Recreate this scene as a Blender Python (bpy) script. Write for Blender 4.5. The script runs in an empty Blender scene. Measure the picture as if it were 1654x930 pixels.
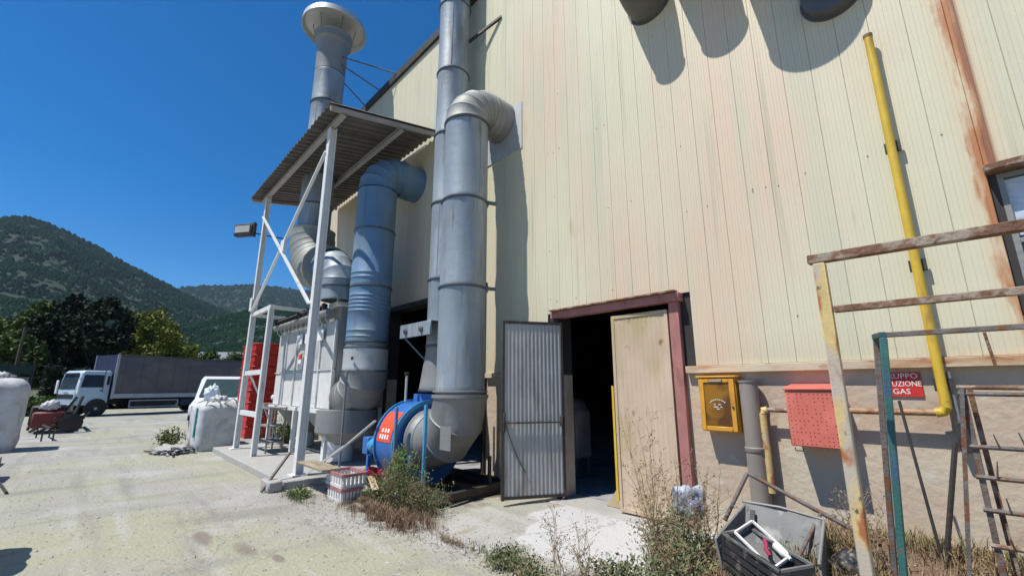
import bpy, bmesh, math, random
from mathutils import Vector, Matrix, noise as mnoise
R = math.radians
PI = math.pi
sc = bpy.context.scene
C = sc.collection
rnd = random.Random(7)

# ------------------------------------------------------------------ camera
cam_d = bpy.data.cameras.new('camera')
cam = bpy.data.objects.new('camera', cam_d)
C.objects.link(cam)
cam_d.sensor_width = 36.0
cam_d.lens = 36.0 * 706.0 / 1654.0
cam_d.clip_start = 0.05
cam_d.clip_end = 20000
cam.location = (0, 0, 1.6)
AZ, TH = R(43.1), R(12.8)
fwd = Vector((-math.cos(AZ) * math.cos(TH), math.sin(AZ) * math.cos(TH), math.sin(TH)))
cam.rotation_euler = fwd.to_track_quat('-Z', 'Y').to_euler()
sc.camera = cam

# ------------------------------------------------------------------ sky, sun, exposure
SUN = Vector((-0.32, -1.0, 1.95)).normalized()          # towards the sun
w = bpy.data.worlds.new('World')
sc.world = w
w.use_nodes = True
nt = w.node_tree
nt.nodes.clear()
sky = nt.nodes.new('ShaderNodeTexSky')
sky.sky_type = 'NISHITA'
sky.sun_disc = False
sky.sun_elevation = math.asin(SUN.z)
sky.sun_rotation = math.atan2(SUN.x, SUN.y)
sky.altitude = 900
sky.air_density = 0.9
sky.dust_density = 0.1
sky.ozone_density = 5.0
hs = nt.nodes.new('ShaderNodeHueSaturation')
hs.inputs['Saturation'].default_value = 1.38
hs.inputs['Value'].default_value = 1.12
bg = nt.nodes.new('ShaderNodeBackground')
bg.inputs['Strength'].default_value = 0.11
wo = nt.nodes.new('ShaderNodeOutputWorld')
nt.links.new(sky.outputs[0], hs.inputs['Color'])
nt.links.new(hs.outputs[0], bg.inputs['Color'])
nt.links.new(bg.outputs[0], wo.inputs['Surface'])
sl = bpy.data.lights.new('sun', 'SUN')
sl.energy = 5.0
sl.angle = R(0.5)
sl.color = (1.0, 0.955, 0.88)
so = bpy.data.objects.new('sun', sl)
C.objects.link(so)
so.rotation_euler = (-SUN).to_track_quat('-Z', 'Y').to_euler()
so.location = (-5, -20, 30)
sc.view_settings.view_transform = 'Standard'
sc.view_settings.look = 'None'
sc.view_settings.exposure = 0.17
sc.view_settings.gamma = 1.0

# ------------------------------------------------------------------ materials
MATS = {}
def M(name, col, rough=0.6, metal=0.0, var=0.12, scale=3.0, layers=(), bump=0.0, bscale=30.0, sz=(1, 1, 1), spec=0.5, rvar=0.0):
    """layers: (colour, (sx,sy,sz), detail, lo, hi) noise masks laid over the base colour, in world metres"""
    m = bpy.data.materials.new(name)
    m.use_nodes = True
    t = m.node_tree
    n = t.nodes; L = t.links
    b = n['Principled BSDF']
    b.inputs['Roughness'].default_value = rough
    b.inputs['Metallic'].default_value = metal
    b.inputs['Specular IOR Level'].default_value = spec
    geo = n.new('ShaderNodeNewGeometry')
    def noi(s, det, sv):
        mp = n.new('ShaderNodeVectorMath'); mp.operation = 'MULTIPLY'
        mp.inputs[1].default_value = sv
        L.new(geo.outputs['Position'], mp.inputs[0])
        q = n.new('ShaderNodeTexNoise')
        q.inputs['Scale'].default_value = s
        q.inputs['Detail'].default_value = det
        L.new(mp.outputs[0], q.inputs['Vector'])
        return q.outputs['Fac']
    def ramp(sock, lo, hi):
        r = n.new('ShaderNodeMapRange')
        r.inputs['From Min'].default_value = lo
        r.inputs['From Max'].default_value = hi
        L.new(sock, r.inputs['Value'])
        return r.outputs[0]
    def mix(f, a, c):
        x = n.new('ShaderNodeMix'); x.data_type = 'RGBA'
        L.new(f, x.inputs['Factor'])
        for sock, v in ((x.inputs['A'], a), (x.inputs['B'], c)):
            if isinstance(v, tuple): sock.default_value = (*v, 1)
            else: L.new(v, sock)
        return x.outputs['Result']
    c0 = tuple(max(0, k * (1 - var)) for k in col)
    c1 = tuple(min(1, k * (1 + var)) for k in col)
    cur = mix(ramp(noi(scale, 6, sz), 0.3, 0.7), c0, c1)
    for (lc, lv, det, lo, hi) in layers:
        cur = mix(ramp(noi(1.0, det, lv), lo, hi), cur, lc)
    L.new(cur, b.inputs['Base Color'])
    if rvar:
        rr = n.new('ShaderNodeMapRange')
        rr.inputs['To Min'].default_value = rough - rvar
        rr.inputs['To Max'].default_value = rough + rvar
        L.new(noi(4.0, 4, (1, 1, 1)), rr.inputs['Value'])
        L.new(rr.outputs[0], b.inputs['Roughness'])
    if bump:
        bp = n.new('ShaderNodeBump')
        bp.inputs['Strength'].default_value = bump
        bp.inputs['Distance'].default_value = 0.02
        L.new(noi(bscale, 5, (1, 1, 1)), bp.inputs['Height'])
        L.new(bp.outputs[0], b.inputs['Normal'])
    MATS[name] = m
    m['_cur'] = 0
    return m

RUST = (0.20, 0.075, 0.03)
galv = M('galvanised_steel', (0.28, 0.33, 0.365), 0.55, 0.25, 0.10, 1.5, [((0.20, 0.215, 0.22), (2.2, 2.2, .5), 7, .50, .72), ((.40, .43, .44), (5, 5, 1.0), 6, .56, .72), ((.22, .17, .13), (10, 10, 1.0), 8, .60, .74)], .25, 9, rvar=.08)
galv_blue = M('bluish_galvanised_steel', (0.125, 0.225, 0.35), 0.58, 0.2, 0.12, 1.5, [((0.20, 0.27, 0.31), (1.8, 1.8, .6), 6, .46, .68), ((.13, .17, .2), (9, 9, 1.2), 7, .58, .72)], .25, 9, rvar=.08)
galv_dull = M('dull_grey_duct_steel', (0.26, 0.265, 0.26), 0.6, 0.25, 0.12, 2.0, [((.27, .25, .21), (4, 4, 1.5), 6, .55, .72)], .2, 25, rvar=.08)
galv_light = M('pale_duct_steel', (0.55, 0.56, 0.55), 0.5, 0.3, 0.1, 2.0, [((.38, .36, .32), (5, 5, 2), 6, .58, .75)], .1, 30)
elbow_m = M('greenish_grey_elbow_steel', (0.27, 0.285, 0.265), 0.6, 0.2, 0.1, 2.0, [((.27, .25, .2), (5, 5, 2), 6, .55, .72)], .15, 30)
hood_m = M('dark_hood_steel', (.12, .12, .115), .6, .2, .15, 3)
clampm = M('dark_clamp_steel', (0.13, 0.15, 0.16), 0.5, 0.5, 0.2, 6)
cap_m = M('pale_cap_metal', (0.55, 0.57, 0.56), 0.45, 0.3, 0.08, 2)
white_m = M('white_painted_steel', (0.72, 0.73, 0.71), 0.45, 0, 0.05, 4, [((.35, .3, .24), (9, 9, 2), 8, .66, .78)], .05, 40)
white_panel = M('white_filter_panel', (0.70, 0.69, 0.66), 0.5, 0, 0.06, 2, [((.42, .38, .32), (5, 5, 1.5), 7, .58, .78)], .05, 40)
grey_panel = M('grey_filter_steel', (0.30, 0.30, 0.295), 0.55, .1, 0.1, 2, [((.20, .18, .15), (5, 5, 2), 7, .56, .72)], .05, 40)
upper_panel = M('light_grey_filter_panel', (0.50, 0.50, 0.48), 0.55, 0, 0.08, 2, [((.30, .27, .22), (5, 5, 1.5), 7, .58, .75)], .05, 40)
roof_m = M('weathered_roof_sheet', (0.14, 0.13, 0.12), 0.75, .1, 0.15, 2, [((.12, .10, .09), (2, 6, 2), 6, .5, .7)], .1, 30)
beam_m = M('grey_painted_beam', (0.32, 0.31, 0.30), 0.6, 0, 0.1, 3, [(RUST, (8, 8, 8), 8, .7, .8)])
blue_m = M('blue_fan_paint', (0.035, 0.15, 0.46), 0.38, 0, 0.12, 3, [((.10, .25, .45), (4, 4, 4), 6, .6, .75)], .05, 30)
blue_l = M('light_blue_paint', (0.06, 0.30, 0.52), 0.4, 0, 0.12, 4, [((.12, .10, .08), (12, 12, 4), 8, .68, .78)], .05, 30)
red_lab = M('red_label', (0.75, 0.09, 0.03), 0.45, 0, 0.05, 5)
white_print = M('white_print', (0.8, 0.8, 0.78), 0.5, 0, 0.03, 5)
black_m = M('black_rubber', (0.02, 0.02, 0.02), 0.7, 0, 0.2, 5)
dark_steel = M('dark_dirty_steel', (0.055, 0.05, 0.045), 0.6, .3, 0.25, 5, [(RUST, (7, 7, 7), 7, .6, .72)], .2, 30)
conc = M('pad_concrete', (0.38, 0.375, 0.355), 0.9, 0, 0.12, 2.5, [((.36, .34, .29), (2.5, 2.5, 2.5), 8, .5, .7), ((.25, .2, .15), (9, 9, 9), 8, .68, .76)], .4, 25)
frame_red = M('reddish_brown_frame_paint', (0.40, 0.17, 0.15), 0.6, 0, 0.15, 4, [((.22, .10, .07), (8, 8, 2), 8, .55, .7), ((.42, .25, .2), (6, 6, 6), 8, .64, .74)], .15, 40)
leaf_grey = M('grey_door_sheet', (0.40, 0.40, 0.38), 0.6, 0.1, 0.1, 3, [((.22, .19, .15), (9, 9, 1.2), 7, .56, .74)], .1, 40)
leaf_beige = M('beige_door_sheet', (0.56, 0.43, 0.31), 0.65, 0, 0.08, 2, [((.40, .32, .15), (3, 3, .9), 6, .48, .72), ((.26, .13, .07), (10, 10, 5), 8, .64, .75)], .1, 40)
rusty = M('rusty_steel', (0.20, 0.105, 0.06), 0.8, .1, 0.35, 12, [((.32, .26, .20), (12, 12, 12), 8, .50, .60), ((.08, .05, .04), (20, 20, 20), 8, .62, .7)], .4, 60)
rusty_grey = M('grey_rusted_tube', (0.16, 0.14, 0.13), 0.7, .3, 0.3, 10, [(RUST, (16, 16, 16), 7, .52, .64)], .3, 60)
yel_rust = M('flaking_yellow_paint', (0.60, 0.45, 0.19), 0.6, 0, 0.14, 14, [((.46, .40, .32), (6, 6, 2.2), 8, .47, .56), ((.36, .13, .045), (10, 10, 4), 9, .54, .62), ((.10, .08, .07), (30, 30, 20), 8, .66, .72)], .12, 90)
rust_beige = M('rust_beige_pipe_paint', (.40, .24, .12), .65, 0, .15, 8, [((.22, .09, .04), (12, 12, 12), 7, .5, .62)], .2, 50)
yellow_m = M('yellow_gas_pipe_paint', (0.62, 0.42, 0.04), 0.5, 0, 0.10, 6, [((.40, .22, .05), (14, 14, 3), 7, .6, .72)], .1, 50)
green_m = M('green_blue_tube_paint', (0.03, 0.12, 0.11), 0.55, 0, 0.2, 7, [((.04, .09, .15), (3, 3, 3), 4, .5, .6), (RUST, (14, 14, 14), 7, .64, .72)], .2, 60)
pvc = M('grey_brown_downpipe', (0.27, 0.235, 0.20), 0.6, 0, 0.1, 3, [((.36, .33, .28), (9, 9, 1), 5, .55, .75)], .05, 30)
orange_m = M('orange_yellow_cabinet', (0.66, 0.32, 0.03), 0.45, 0, 0.1, 4, [((.45, .16, .03), (6, 6, 3), 6, .55, .72)], .05, 40)
brown_glass = M('brown_tinted_door', (0.13, 0.05, 0.012), 0.3, 0, 0.2, 2, [((.30, .14, .01), (3, 3, 4), 4, .5, .62)])
red_m = M('faded_red_box_paint', (0.62, 0.155, 0.11), 0.6, 0, 0.08, 4, [((.72, .22, .17), (4, 4, 4), 6, .5, .68)], .05, 60)
hole_m = M('dark_vent_hole', (0.10, 0.03, 0.03), 0.8)
sign_red = M('red_sign_face', (0.55, 0.03, 0.025), 0.4, 0, 0.06, 4)
glass_m = M('window_glass', (0.10, 0.15, 0.2), 0.08, 0, 0.2, 3)
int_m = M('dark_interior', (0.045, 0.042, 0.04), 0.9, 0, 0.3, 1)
floor_m = M('dusty_hall_floor', (0.34, 0.34, 0.36), 0.8, 0, 0.2, 3, [((.2, .2, .2), (3, 3, 3), 6, .5, .65)], .2, 20)
brick_m = M('old_brick', (0.34, 0.16, 0.09), 0.9, 0, 0.25, 8, [((.4, .33, .26), (12, 12, 12), 6, .55, .7)], .5, 60)
wood_m = M('weathered_wood', (0.34, 0.29, 0.2), 0.85, 0, 0.2, 5, [((.2, .17, .12), (2, 30, 30), 5, .5, .6)], .3, 50)
bag_m = M('white_woven_bag', (0.52, 0.53, 0.53), 0.75, 0, 0.08, 5, [((.40, .40, .385), (4, 4, 4), 6, .48, .66)], .7, 9)
teal_m = M('teal_webbing', (0.06, 0.32, 0.34), 0.7, 0, 0.1, 6)
film_m = M('bluish_plastic_film', (0.55, 0.62, 0.70), 0.25, 0, 0.12, 9, (), .5, 25)
bag_blue = M('blue_white_crumpled_bag', (0.38, 0.42, 0.48), 0.4, 0, 0.2, 6, [((.18, .22, .30), (9, 9, 9), 4, .52, .6)], .4, 14)
plast_red = M('red_plastic', (0.52, 0.02, 0.016), 0.4, 0, 0.08, 5)
plast_pink = M('magenta_plastic', (0.33, 0.02, 0.07), 0.4, 0, 0.15, 5)
plast_rose = M('dusty_rose_plastic', (0.40, 0.17, 0.17), 0.6, 0, 0.2, 9)
plast_white = M('dirty_white_plastic', (0.66, 0.65, 0.62), 0.5, 0, 0.1, 8)
plast_black = M('black_plastic', (0.03, 0.03, 0.033), 0.45, 0, 0.2, 8, [((.16, .14, .12), (12, 12, 12), 6, .55, .7)])
grey_bin = M('grey_bin_plastic', (0.145, 0.15, 0.145), 0.65, 0, 0.2, 6, [((.34, .33, .31), (5, 5, 5), 6, .58, .72)], .1, 40)
cab_m = M('pale_blue_cab_paint', (0.46, 0.60, 0.70), 0.35, 0, 0.06, 2)
cab_glass = M('vehicle_glass', (0.03, 0.05, 0.07), 0.06, 0, 0.2, 2)
tarp_m = M('grey_truck_curtain', (0.125, 0.115, 0.11), 0.75, 0, 0.15, 1.2, [((.10, .095, .11), (.6, .6, 1.2), 4, .45, .6)], .1, 8)
tarp_blue = M('blue_bulkhead', (0.018, 0.025, 0.06), 0.5)
alu = M('aluminium_rail', (0.42, 0.43, 0.45), 0.45, .4, 0.1, 3)
chassis_m = M('black_chassis', (0.018, 0.018, 0.02), 0.6)
lamp_glass = M('lamp_lens', (0.5, 0.5, 0.46), 0.15)
van_m = M('white_van_paint', (0.68, 0.69, 0.68), 0.35, 0, 0.05, 2)
van_glass = M('greenish_windscreen', (0.05, 0.08, 0.075), 0.12)
scrap_red = M('dark_red_scrap_paint', (0.16, 0.025, 0.02), 0.6, 0, 0.25, 6)
bark = M('bark', (0.10, 0.075, 0.05), 0.9, 0, 0.3, 6, (), .5, 20)
def leafm(name, a, b_, sc_=1.5):
    m = M(name, a, 0.75 if sc_ > .1 else 1.0, 0, 0.35, sc_ * 6, [(b_, (sc_, sc_, sc_), 4, .42, .62)])
    bs = m.node_tree.nodes['Principled BSDF']
    bs.inputs['Specular IOR Level'].default_value = 0.25 if sc_ > .1 else 0.0
    return m
leaf_dark = leafm('dark_evergreen_leaves', (0.018, 0.028, 0.014), (0.03, 0.04, 0.02))
leaf_olive = leafm('olive_green_leaves', (0.075, 0.11, 0.025), (0.12, 0.14, 0.035))
leaf_yel = leafm('yellow_green_leaves', (0.15, 0.17, 0.02), (0.22, 0.22, 0.04))
leaf_mid = leafm('mid_green_leaves', (0.08, 0.13, 0.03), (0.13, 0.17, 0.05))
leaf_grn = leafm('weed_leaves', (0.10, 0.15, 0.05), (0.20, 0.22, 0.09), 6)
leaf_greyg = leafm('grey_green_weed_leaves', (0.12, 0.15, 0.065), (0.24, 0.25, 0.14), 6)
leaf_vivid = leafm('bright_green_leaves', (0.06, 0.22, 0.03), (0.10, 0.30, 0.05), 6)
dry_m = leafm('dry_stalks', (0.27, 0.19, 0.095), (0.38, 0.30, 0.17), 8)
dry_br = leafm('brown_dry_grass', (0.19, 0.12, 0.08), (0.33, 0.24, 0.15), 8)
forest_m = leafm('forest_crowns', (0.010, 0.030, 0.014), (0.018, 0.044, 0.019), .02)

# ------------------------------------------------------------------ mesh helpers (all in world metres)
class MB:
    def __init__(s): s.v = []; s.f = []
    def box(s, x0, x1, y0, y1, z0, z1):
        b = len(s.v)
        s.v += [(x, y, z) for z in (z0, z1) for y in (y0, y1) for x in (x0, x1)]
        s.f += [tuple(b + i for i in q) for q in ((0, 2, 3, 1), (4, 5, 7, 6), (0, 1, 5, 4), (2, 6, 7, 3), (0, 4, 6, 2), (1, 3, 7, 5))]
        return s
    def bar(s, p, q, wd, ht, up=(0, 0, 1)):
        p, q = Vector(p), Vector(q)
        d = (q - p).normalized()
        u = Vector(up)
        if abs(d.dot(u)) > .97: u = Vector((0, 1, 0))
        a = d.cross(u).normalized(); c = a.cross(d)
        b = len(s.v)
        for e in (p, q):
            for i, j in ((-1, -1), (1, -1), (1, 1), (-1, 1)):
                s.v.append(tuple(e + a * (i * wd / 2) + c * (j * ht / 2)))
        s.f += [(b, b + 1, b + 2, b + 3), (b + 7, b + 6, b + 5, b + 4)]
        for i in range(4):
            j = (i + 1) % 4
            s.f.append((b + i, b + 4 + i, b + 4 + j, b + j))
        return s
    def ibeam(s, p, q, wd, ht, t, up=(0, 1, 0)):
        p, q = Vector(p), Vector(q)
        d = (q - p).normalized()
        u = Vector(up); a = d.cross(u).normalized(); c = a.cross(d)
        s.bar(p + c * (ht / 2 - t / 2), q + c * (ht / 2 - t / 2), wd, t, up)
        s.bar(p - c * (ht / 2 - t / 2), q - c * (ht / 2 - t / 2), wd, t, up)
        s.bar(p, q, t, ht - 2 * t, up)
        return s
    def ring(s, c, a, b_, r, n):
        i0 = len(s.v)
        c = Vector(c)
        for i in range(n):
            t = 2 * PI * i / n
            s.v.append(tuple(c + a * (r * math.cos(t)) + b_ * (r * math.sin(t))))
        return i0
    def bridge(s, i0, i1, n):
        for i in range(n):
            j = (i + 1) % n
            s.f.append((i0 + i, i0 + j, i1 + j, i1 + i))
    def lathe(s, o, d, prof, n=24, cap=(True, True)):
        """prof: list of (distance along d, radius)"""
        o, d = Vector(o), Vector(d).normalized()
        u = Vector((0, 0, 1)) if abs(d.z) < .9 else Vector((1, 0, 0))
        a = d.cross(u).normalized(); b_ = d.cross(a)
        ids = [s.ring(o + d * t, a, b_, max(r, 1e-4), n) for t, r in prof]
        for k in range(len(ids) - 1): s.bridge(ids[k], ids[k + 1], n)
        if cap[0]: s.f.append(tuple(range(ids[0] + n - 1, ids[0] - 1, -1)))
        if cap[1]: s.f.append(tuple(range(ids[-1], ids[-1] + n)))
        return s
    def tube(s, p, q, r, r2=None, n=12, cap=(True, True)):
        p, q = Vector(p), Vector(q)
        return s.lathe(p, q - p, [(0, r), ((q - p).length, r if r2 is None else r2)], n, cap)
    def sweep(s, pts, r, n=8, r2=None):
        pts = [Vector(p) for p in pts]
        prev = None; ids = []
        u = Vector((.13, .31, .94)).normalized()
        for i, p in enumerate(pts):
            d = (pts[min(i + 1, len(pts) - 1)] - pts[max(i - 1, 0)]).normalized()
            a = d.cross(u)
            if a.length < .05: a = d.cross(Vector((1, 0, 0)))
            a.normalize(); b_ = d.cross(a)
            rr = r if r2 is None else r + (r2 - r) * i / (len(pts) - 1)
            ids.append(s.ring(p, a, b_, rr, n))
        for k in range(len(ids) - 1): s.bridge(ids[k], ids[k + 1], n)
        s.f.append(tuple(range(ids[0] + n - 1, ids[0] - 1, -1)))
        s.f.append(tuple(range(ids[-1], ids[-1] + n)))
        return s
    def quad(s, a, b_, c, d):
        i = len(s.v); s.v += [tuple(a), tuple(b_), tuple(c), tuple(d)]; s.f.append((i, i + 1, i + 2, i + 3)); return s
    def tri(s, a, b_, c):
        i = len(s.v); s.v += [tuple(a), tuple(b_), tuple(c)]; s.f.append((i, i + 1, i + 2)); return s
    def leaf(s, p, size, asp=.5, updir=None):
        p = Vector(p)
        d = Vector((rnd.gauss(0, 1), rnd.gauss(0, 1), rnd.gauss(0, 1)))
        if updir: d += Vector(updir)
        d.normalize()
        a = d.cross(Vector((rnd.gauss(0, 1), rnd.gauss(0, 1), rnd.gauss(0, 1)))).normalized()
        d *= size; a *= size * asp * .5
        i = len(s.v)
        s.v += [tuple(p), tuple(p + d * .5 + a), tuple(p + d), tuple(p + d * .5 - a)]
        s.f.append((i, i + 1, i + 2, i + 3))
    def prism(s, pts, vec):
        """extrude a planar outline by vec"""
        n = len(pts); b = len(s.v); vec = Vector(vec)
        s.v += [tuple(p) for p in pts] + [tuple(Vector(p) + vec) for p in pts]
        s.f.append(tuple(range(b + n - 1, b - 1, -1))); s.f.append(tuple(range(b + n, b + 2 * n)))
        for i in range(n):
            j = (i + 1) % n
            s.f.append((b + i, b + j, b + n + j, b + n + i))
        return s
    def build(s, name, mat, parent=None, bev=0.0, smooth=True, kind=None, label=None, cat=None, group=None, mats=None, base=None):
        """parent: an object at a world position without rotation on itself unless meshes are given in its own frame"""
        off = Vector((0, 0, 0))
        if base is not None: off = Vector(base)
        elif parent is not None:
            off = wpos(parent)
        me = bpy.data.meshes.new(name)
        me.from_pydata([(x - off.x, y - off.y, z - off.z) for x, y, z in s.v], [], s.f)
        bm = bmesh.new(); bm.from_mesh(me)
        bmesh.ops.recalc_face_normals(bm, faces=bm.faces) if len(s.f) < 20000 and kind != 'stuff' else None
        if bev:
            ed = [e for e in bm.edges if len(e.link_faces) == 2 and e.calc_face_angle(0) > .6]
            bmesh.ops.bevel(bm, geom=ed, offset=bev, segments=1, affect='EDGES', clamp_overlap=True)
        bm.to_mesh(me); bm.free()
        if smooth:
            me.polygons.foreach_set('use_smooth', [True] * len(me.polygons))
            me.set_sharp_from_angle(angle=R(38))
        me.materials.append(mat)
        o = bpy.data.objects.new(name, me)
        C.objects.link(o)
        if parent is not None:
            o.parent = parent
            if base is not None: o.location = Vector(base) - wpos(parent)
        elif base is not None: o.location = off
        tag(o, label, cat, group, kind)
        return o

def wpos(o):
    p = Vector((0, 0, 0))
    while o is not None:
        p += o.location; o = o.parent
    return p
def tag(o, label=None, cat=None, group=None, kind=None):
    if label: o['label'] = label
    if cat: o['category'] = cat
    if group: o['group'] = group
    if kind: o['kind'] = kind
    return o
def thing(name, loc, label, cat, group=None, rz=0):
    o = bpy.data.objects.new(name, None); C.objects.link(o)
    o.location = loc; o.rotation_euler = (0, 0, rz); o.empty_display_size = .2
    return tag(o, label, cat, group)
def kids(o): return [c for c in bpy.data.objects if c.parent == o]
def copy_tree(o, loc, label, rz=None):
    ch = {}
    for c in bpy.data.objects: ch.setdefault(c.parent, []).append(c)
    def rec(s, par):
        c = s.copy(); C.objects.link(c)
        if par is not None: c.parent = par
        for k in ch.get(s, []): rec(k, c)
        return c
    c = rec(o, None); c.location = loc
    if rz is not None: c.rotation_euler = (0, 0, rz)
    c['label'] = label
    return c

def ring_clamp(par, c, d, r, t=.035, h=.05, mat=None):
    d = Vector(d).normalized()
    return MB().lathe(Vector(c) - d * h / 2, d, [(0, r + .002), (0.008, r + t * .7), (h * .4, r + t * .7), (h * .5, r + t), (h * .6, r + t * .7), (h - .008, r + t * .7), (h, r + .002)], 28, (False, False)).build('clamp_ring', mat or clampm, par)
def duct(par, p, q, r, mat, name='duct_section', r2=None, beads=()):
    p, q = Vector(p), Vector(q); L = (q - p).length
    r2 = r if r2 is None else r2
    prof = [(0, r), (.03, r + .006), (.06, r)]
    for b in beads:
        rr = r + (r2 - r) * b / L
        prof += [(b - .02, rr), (b, rr + .012), (b + .02, rr)]
    prof += [(L - .06, r2), (L - .03, r2 + .006), (L, r2)]
    prof.sort()
    mb = MB().lathe(p, q - p, prof, 32, (False, False))
    d = (q - p).normalized()
    if L > .5:                                        # lock seam and a few shallow dents
        a = rnd.uniform(-1.2, .3) if abs(d.z) > .9 else rnd.uniform(0, 3)
        o_ = Vector((math.cos(a), math.sin(a), 0)) if abs(d.z) > .9 else Vector((0, 0, 1))
        if abs(r - r2) < .01: mb.bar(p + d * .07 + o_ * r, q - d * .07 + o_ * r, .018, .010, tuple(o_))
    return mb.build(name, mat, par)
def elbow(par, p0, d0, d1, Rc, r, n, mat, name='elbow_segment', r_in=None, bead=.012, turn=PI / 2):
    p0, d0, d1 = Vector(p0), Vector(d0).normalized(), Vector(d1).normalized()
    cen = p0 + d1 * Rc
    bn = d0.cross(d1).normalized()
    N = 28
    def loop(mb, th, rr):
        e = (-d1) * math.cos(th) + d0 * math.sin(th)
        c = cen + e * Rc
        return mb.ring(c, e, bn, rr, N)
    for k in range(n):
        mb = MB()
        t0, t1 = turn * k / n, turn * (k + 1) / n
        dt = .022 / Rc
        ids = [loop(mb, t0, r + bead), loop(mb, t0 + dt, r + bead * .3), loop(mb, t0 + dt * 1.5, r), loop(mb, t1 - dt * .5, r), loop(mb, t1 - dt * .2, r + bead * .6), loop(mb, t1, r + bead)]
        for a, b in zip(ids, ids[1:]): mb.bridge(a, b, N)
        mb.build(name, mat, par)
    e = (-d1) * math.cos(turn) + d0 * math.sin(turn)
    return cen + e * Rc

# ------------------------------------------------------------------ the setting: ground, hills
def sstep(a, b, x):
    t = min(1, max(0, (x - a) / (b - a))); return t * t * (3 - 2 * t)
def gz(x, y):
    """height of the yard: rises a little towards the hall, a weedy bank at its right end"""
    z = .105 * sstep(3.0, 4.7, y) * sstep(-6.6, -4.6, x)
    z += .28 * sstep(3.1, 4.6, y) * sstep(-2.35, -1.0, x) + .05 * sstep(2.6, 3.4, y) * sstep(-2.4, -1.6, x)
    if z > 0.01 or (-9 < x < 1 and -1 < y < 5): z += .008 * mnoise.noise(Vector((x * 2.1, y * 2.1, 0))) 
    return z
def graded(lo, hi, flo, fhi, step, grow=1.25):
    xs = []; x = flo
    while x <= fhi + 1e-6: xs.append(x); x += step
    s = step; x = fhi
    while x < hi: s *= grow; x += s; xs.append(min(x, hi))
    s = step; x = flo; pre = []
    while x > lo: s *= grow; x -= s; pre.append(max(x, lo))
    return pre[::-1] + xs
gx = graded(-4400, 4400, -16, 3, .12); gy = graded(-4400, 4400, -3, 5.2, .12)
gv = [(x, y, gz(x, y) if y < 5.4 else (gz(x, 5.2) if y < 6 else 0)) for y in gy for x in gx]
nx = len(gx)
gf = [(j * nx + i, j * nx + i + 1, (j + 1) * nx + i + 1, (j + 1) * nx + i) for j in range(len(gy) - 1) for i in range(nx - 1)]
ground_m = M('dusty_yard_ground', (0.325, 0.312, 0.28), 0.92, 0, 0.06, .9,
             [((0.335, 0.335, 0.235), (.35, .35, .35), 6, .42, .58),
              ((0.25, 0.24, 0.205), (.22, 2.6, 1), 7, .54, .70),
              ((0.40, 0.39, 0.35), (.30, 3.4, 1), 6, .56, .72),
              ((0.40, 0.39, 0.37), (.55, .55, .55), 5, .54, .68),
              ((0.235, 0.23, 0.20), (.9, .3, 1), 7, .55, .70),
              ((0.30, 0.27, 0.21), (4, 2.2, 4), 8, .60, .72),
              ((0.20, 0.18, 0.15), (30, 30, 30), 5, .66, .74),
              ((0.46, 0.455, 0.435), (16, 16, 16), 6, .62, .74)], .8, 26)
# grass-coloured ground far beyond the yard, brown soil on the bank
t = ground_m.node_tree; n_, L_ = t.nodes, t.links
bs = n_['Principled BSDF']; src = bs.inputs['Base Color'].links[0].from_socket
geo = next(q for q in n_ if q.type == 'NEW_GEOMETRY')
sep = n_.new('ShaderNodeSeparateXYZ'); L_.new(geo.outputs['Position'], sep.inputs[0])
def math_(op, a, b_=None, clamp=False):
    q = n_.new('ShaderNodeMath'); q.operation = op; q.use_clamp = clamp
    for i, v in enumerate((a, b_)):
        if v is None: continue
        if isinstance(v, (int, float)): q.inputs[i].default_value = v
        else: L_.new(v, q.inputs[i])
    return q.outputs[0]
def mixc(f, a, col):
    q = n_.new('ShaderNodeMix'); q.data_type = 'RGBA'
    L_.new(f, q.inputs['Factor']); L_.new(a, q.inputs['A']); q.inputs['B'].default_value = (*col, 1)
    return q.outputs['Result']
nz = n_.new('ShaderNodeTexNoise'); nz.inputs['Scale'].default_value = 1.6; nz.inputs['Detail'].default_value = 8
L_.new(geo.outputs['Position'], nz.inputs['Vector'])
wob = math_('MULTIPLY', math_('SUBTRACT', nz.outputs['Fac'], .5), 1.6)
far = math_('SUBTRACT', math_('MULTIPLY', sep.outputs['X'], -1), 44, False)
far = math_('MULTIPLY', far, .2, True)
c_ = mixc(far, src, (.09, .10, .035))
# soil: x > -2.1 and y > 2.7 with a ragged edge
sx = math_('MULTIPLY', math_('ADD', math_('ADD', sep.outputs['X'], 2.0), wob), 5, True)
sy = math_('MULTIPLY', math_('ADD', math_('SUBTRACT', sep.outputs['Y'], 2.9), wob), 5, True)
c_ = mixc(math_('MULTIPLY', sx, sy), c_, (.17, .115, .07))
# pale cement apron spilt in front of the door
ax = math_('ABSOLUTE', math_('ADD', math_('ADD', sep.outputs['X'], 3.0), wob))
ax = math_('MULTIPLY', math_('SUBTRACT', .95, ax), 8, True)
ay = math_('MULTIPLY', math_('SUBTRACT', math_('ADD', sep.outputs['Y'], wob), 3.35), 8, True)
ap = math_('MULTIPLY', math_('MULTIPLY', ax, ay), .75)
c_ = mixc(ap, c_, (.52, .52, .515))
# darker brown strip of ground under the fan
ex = math_('MULTIPLY', math_('SUBTRACT', 1.15, math_('ABSOLUTE', math_('ADD', math_('ADD', sep.outputs['X'], 6.1), wob))), 4, True)
ey = math_('MULTIPLY', math_('SUBTRACT', math_('ADD', sep.outputs['Y'], wob), 3.15), 4, True)
c_ = mixc(math_('MULTIPLY', ex, ey), c_, (.10, .075, .05))
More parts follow.
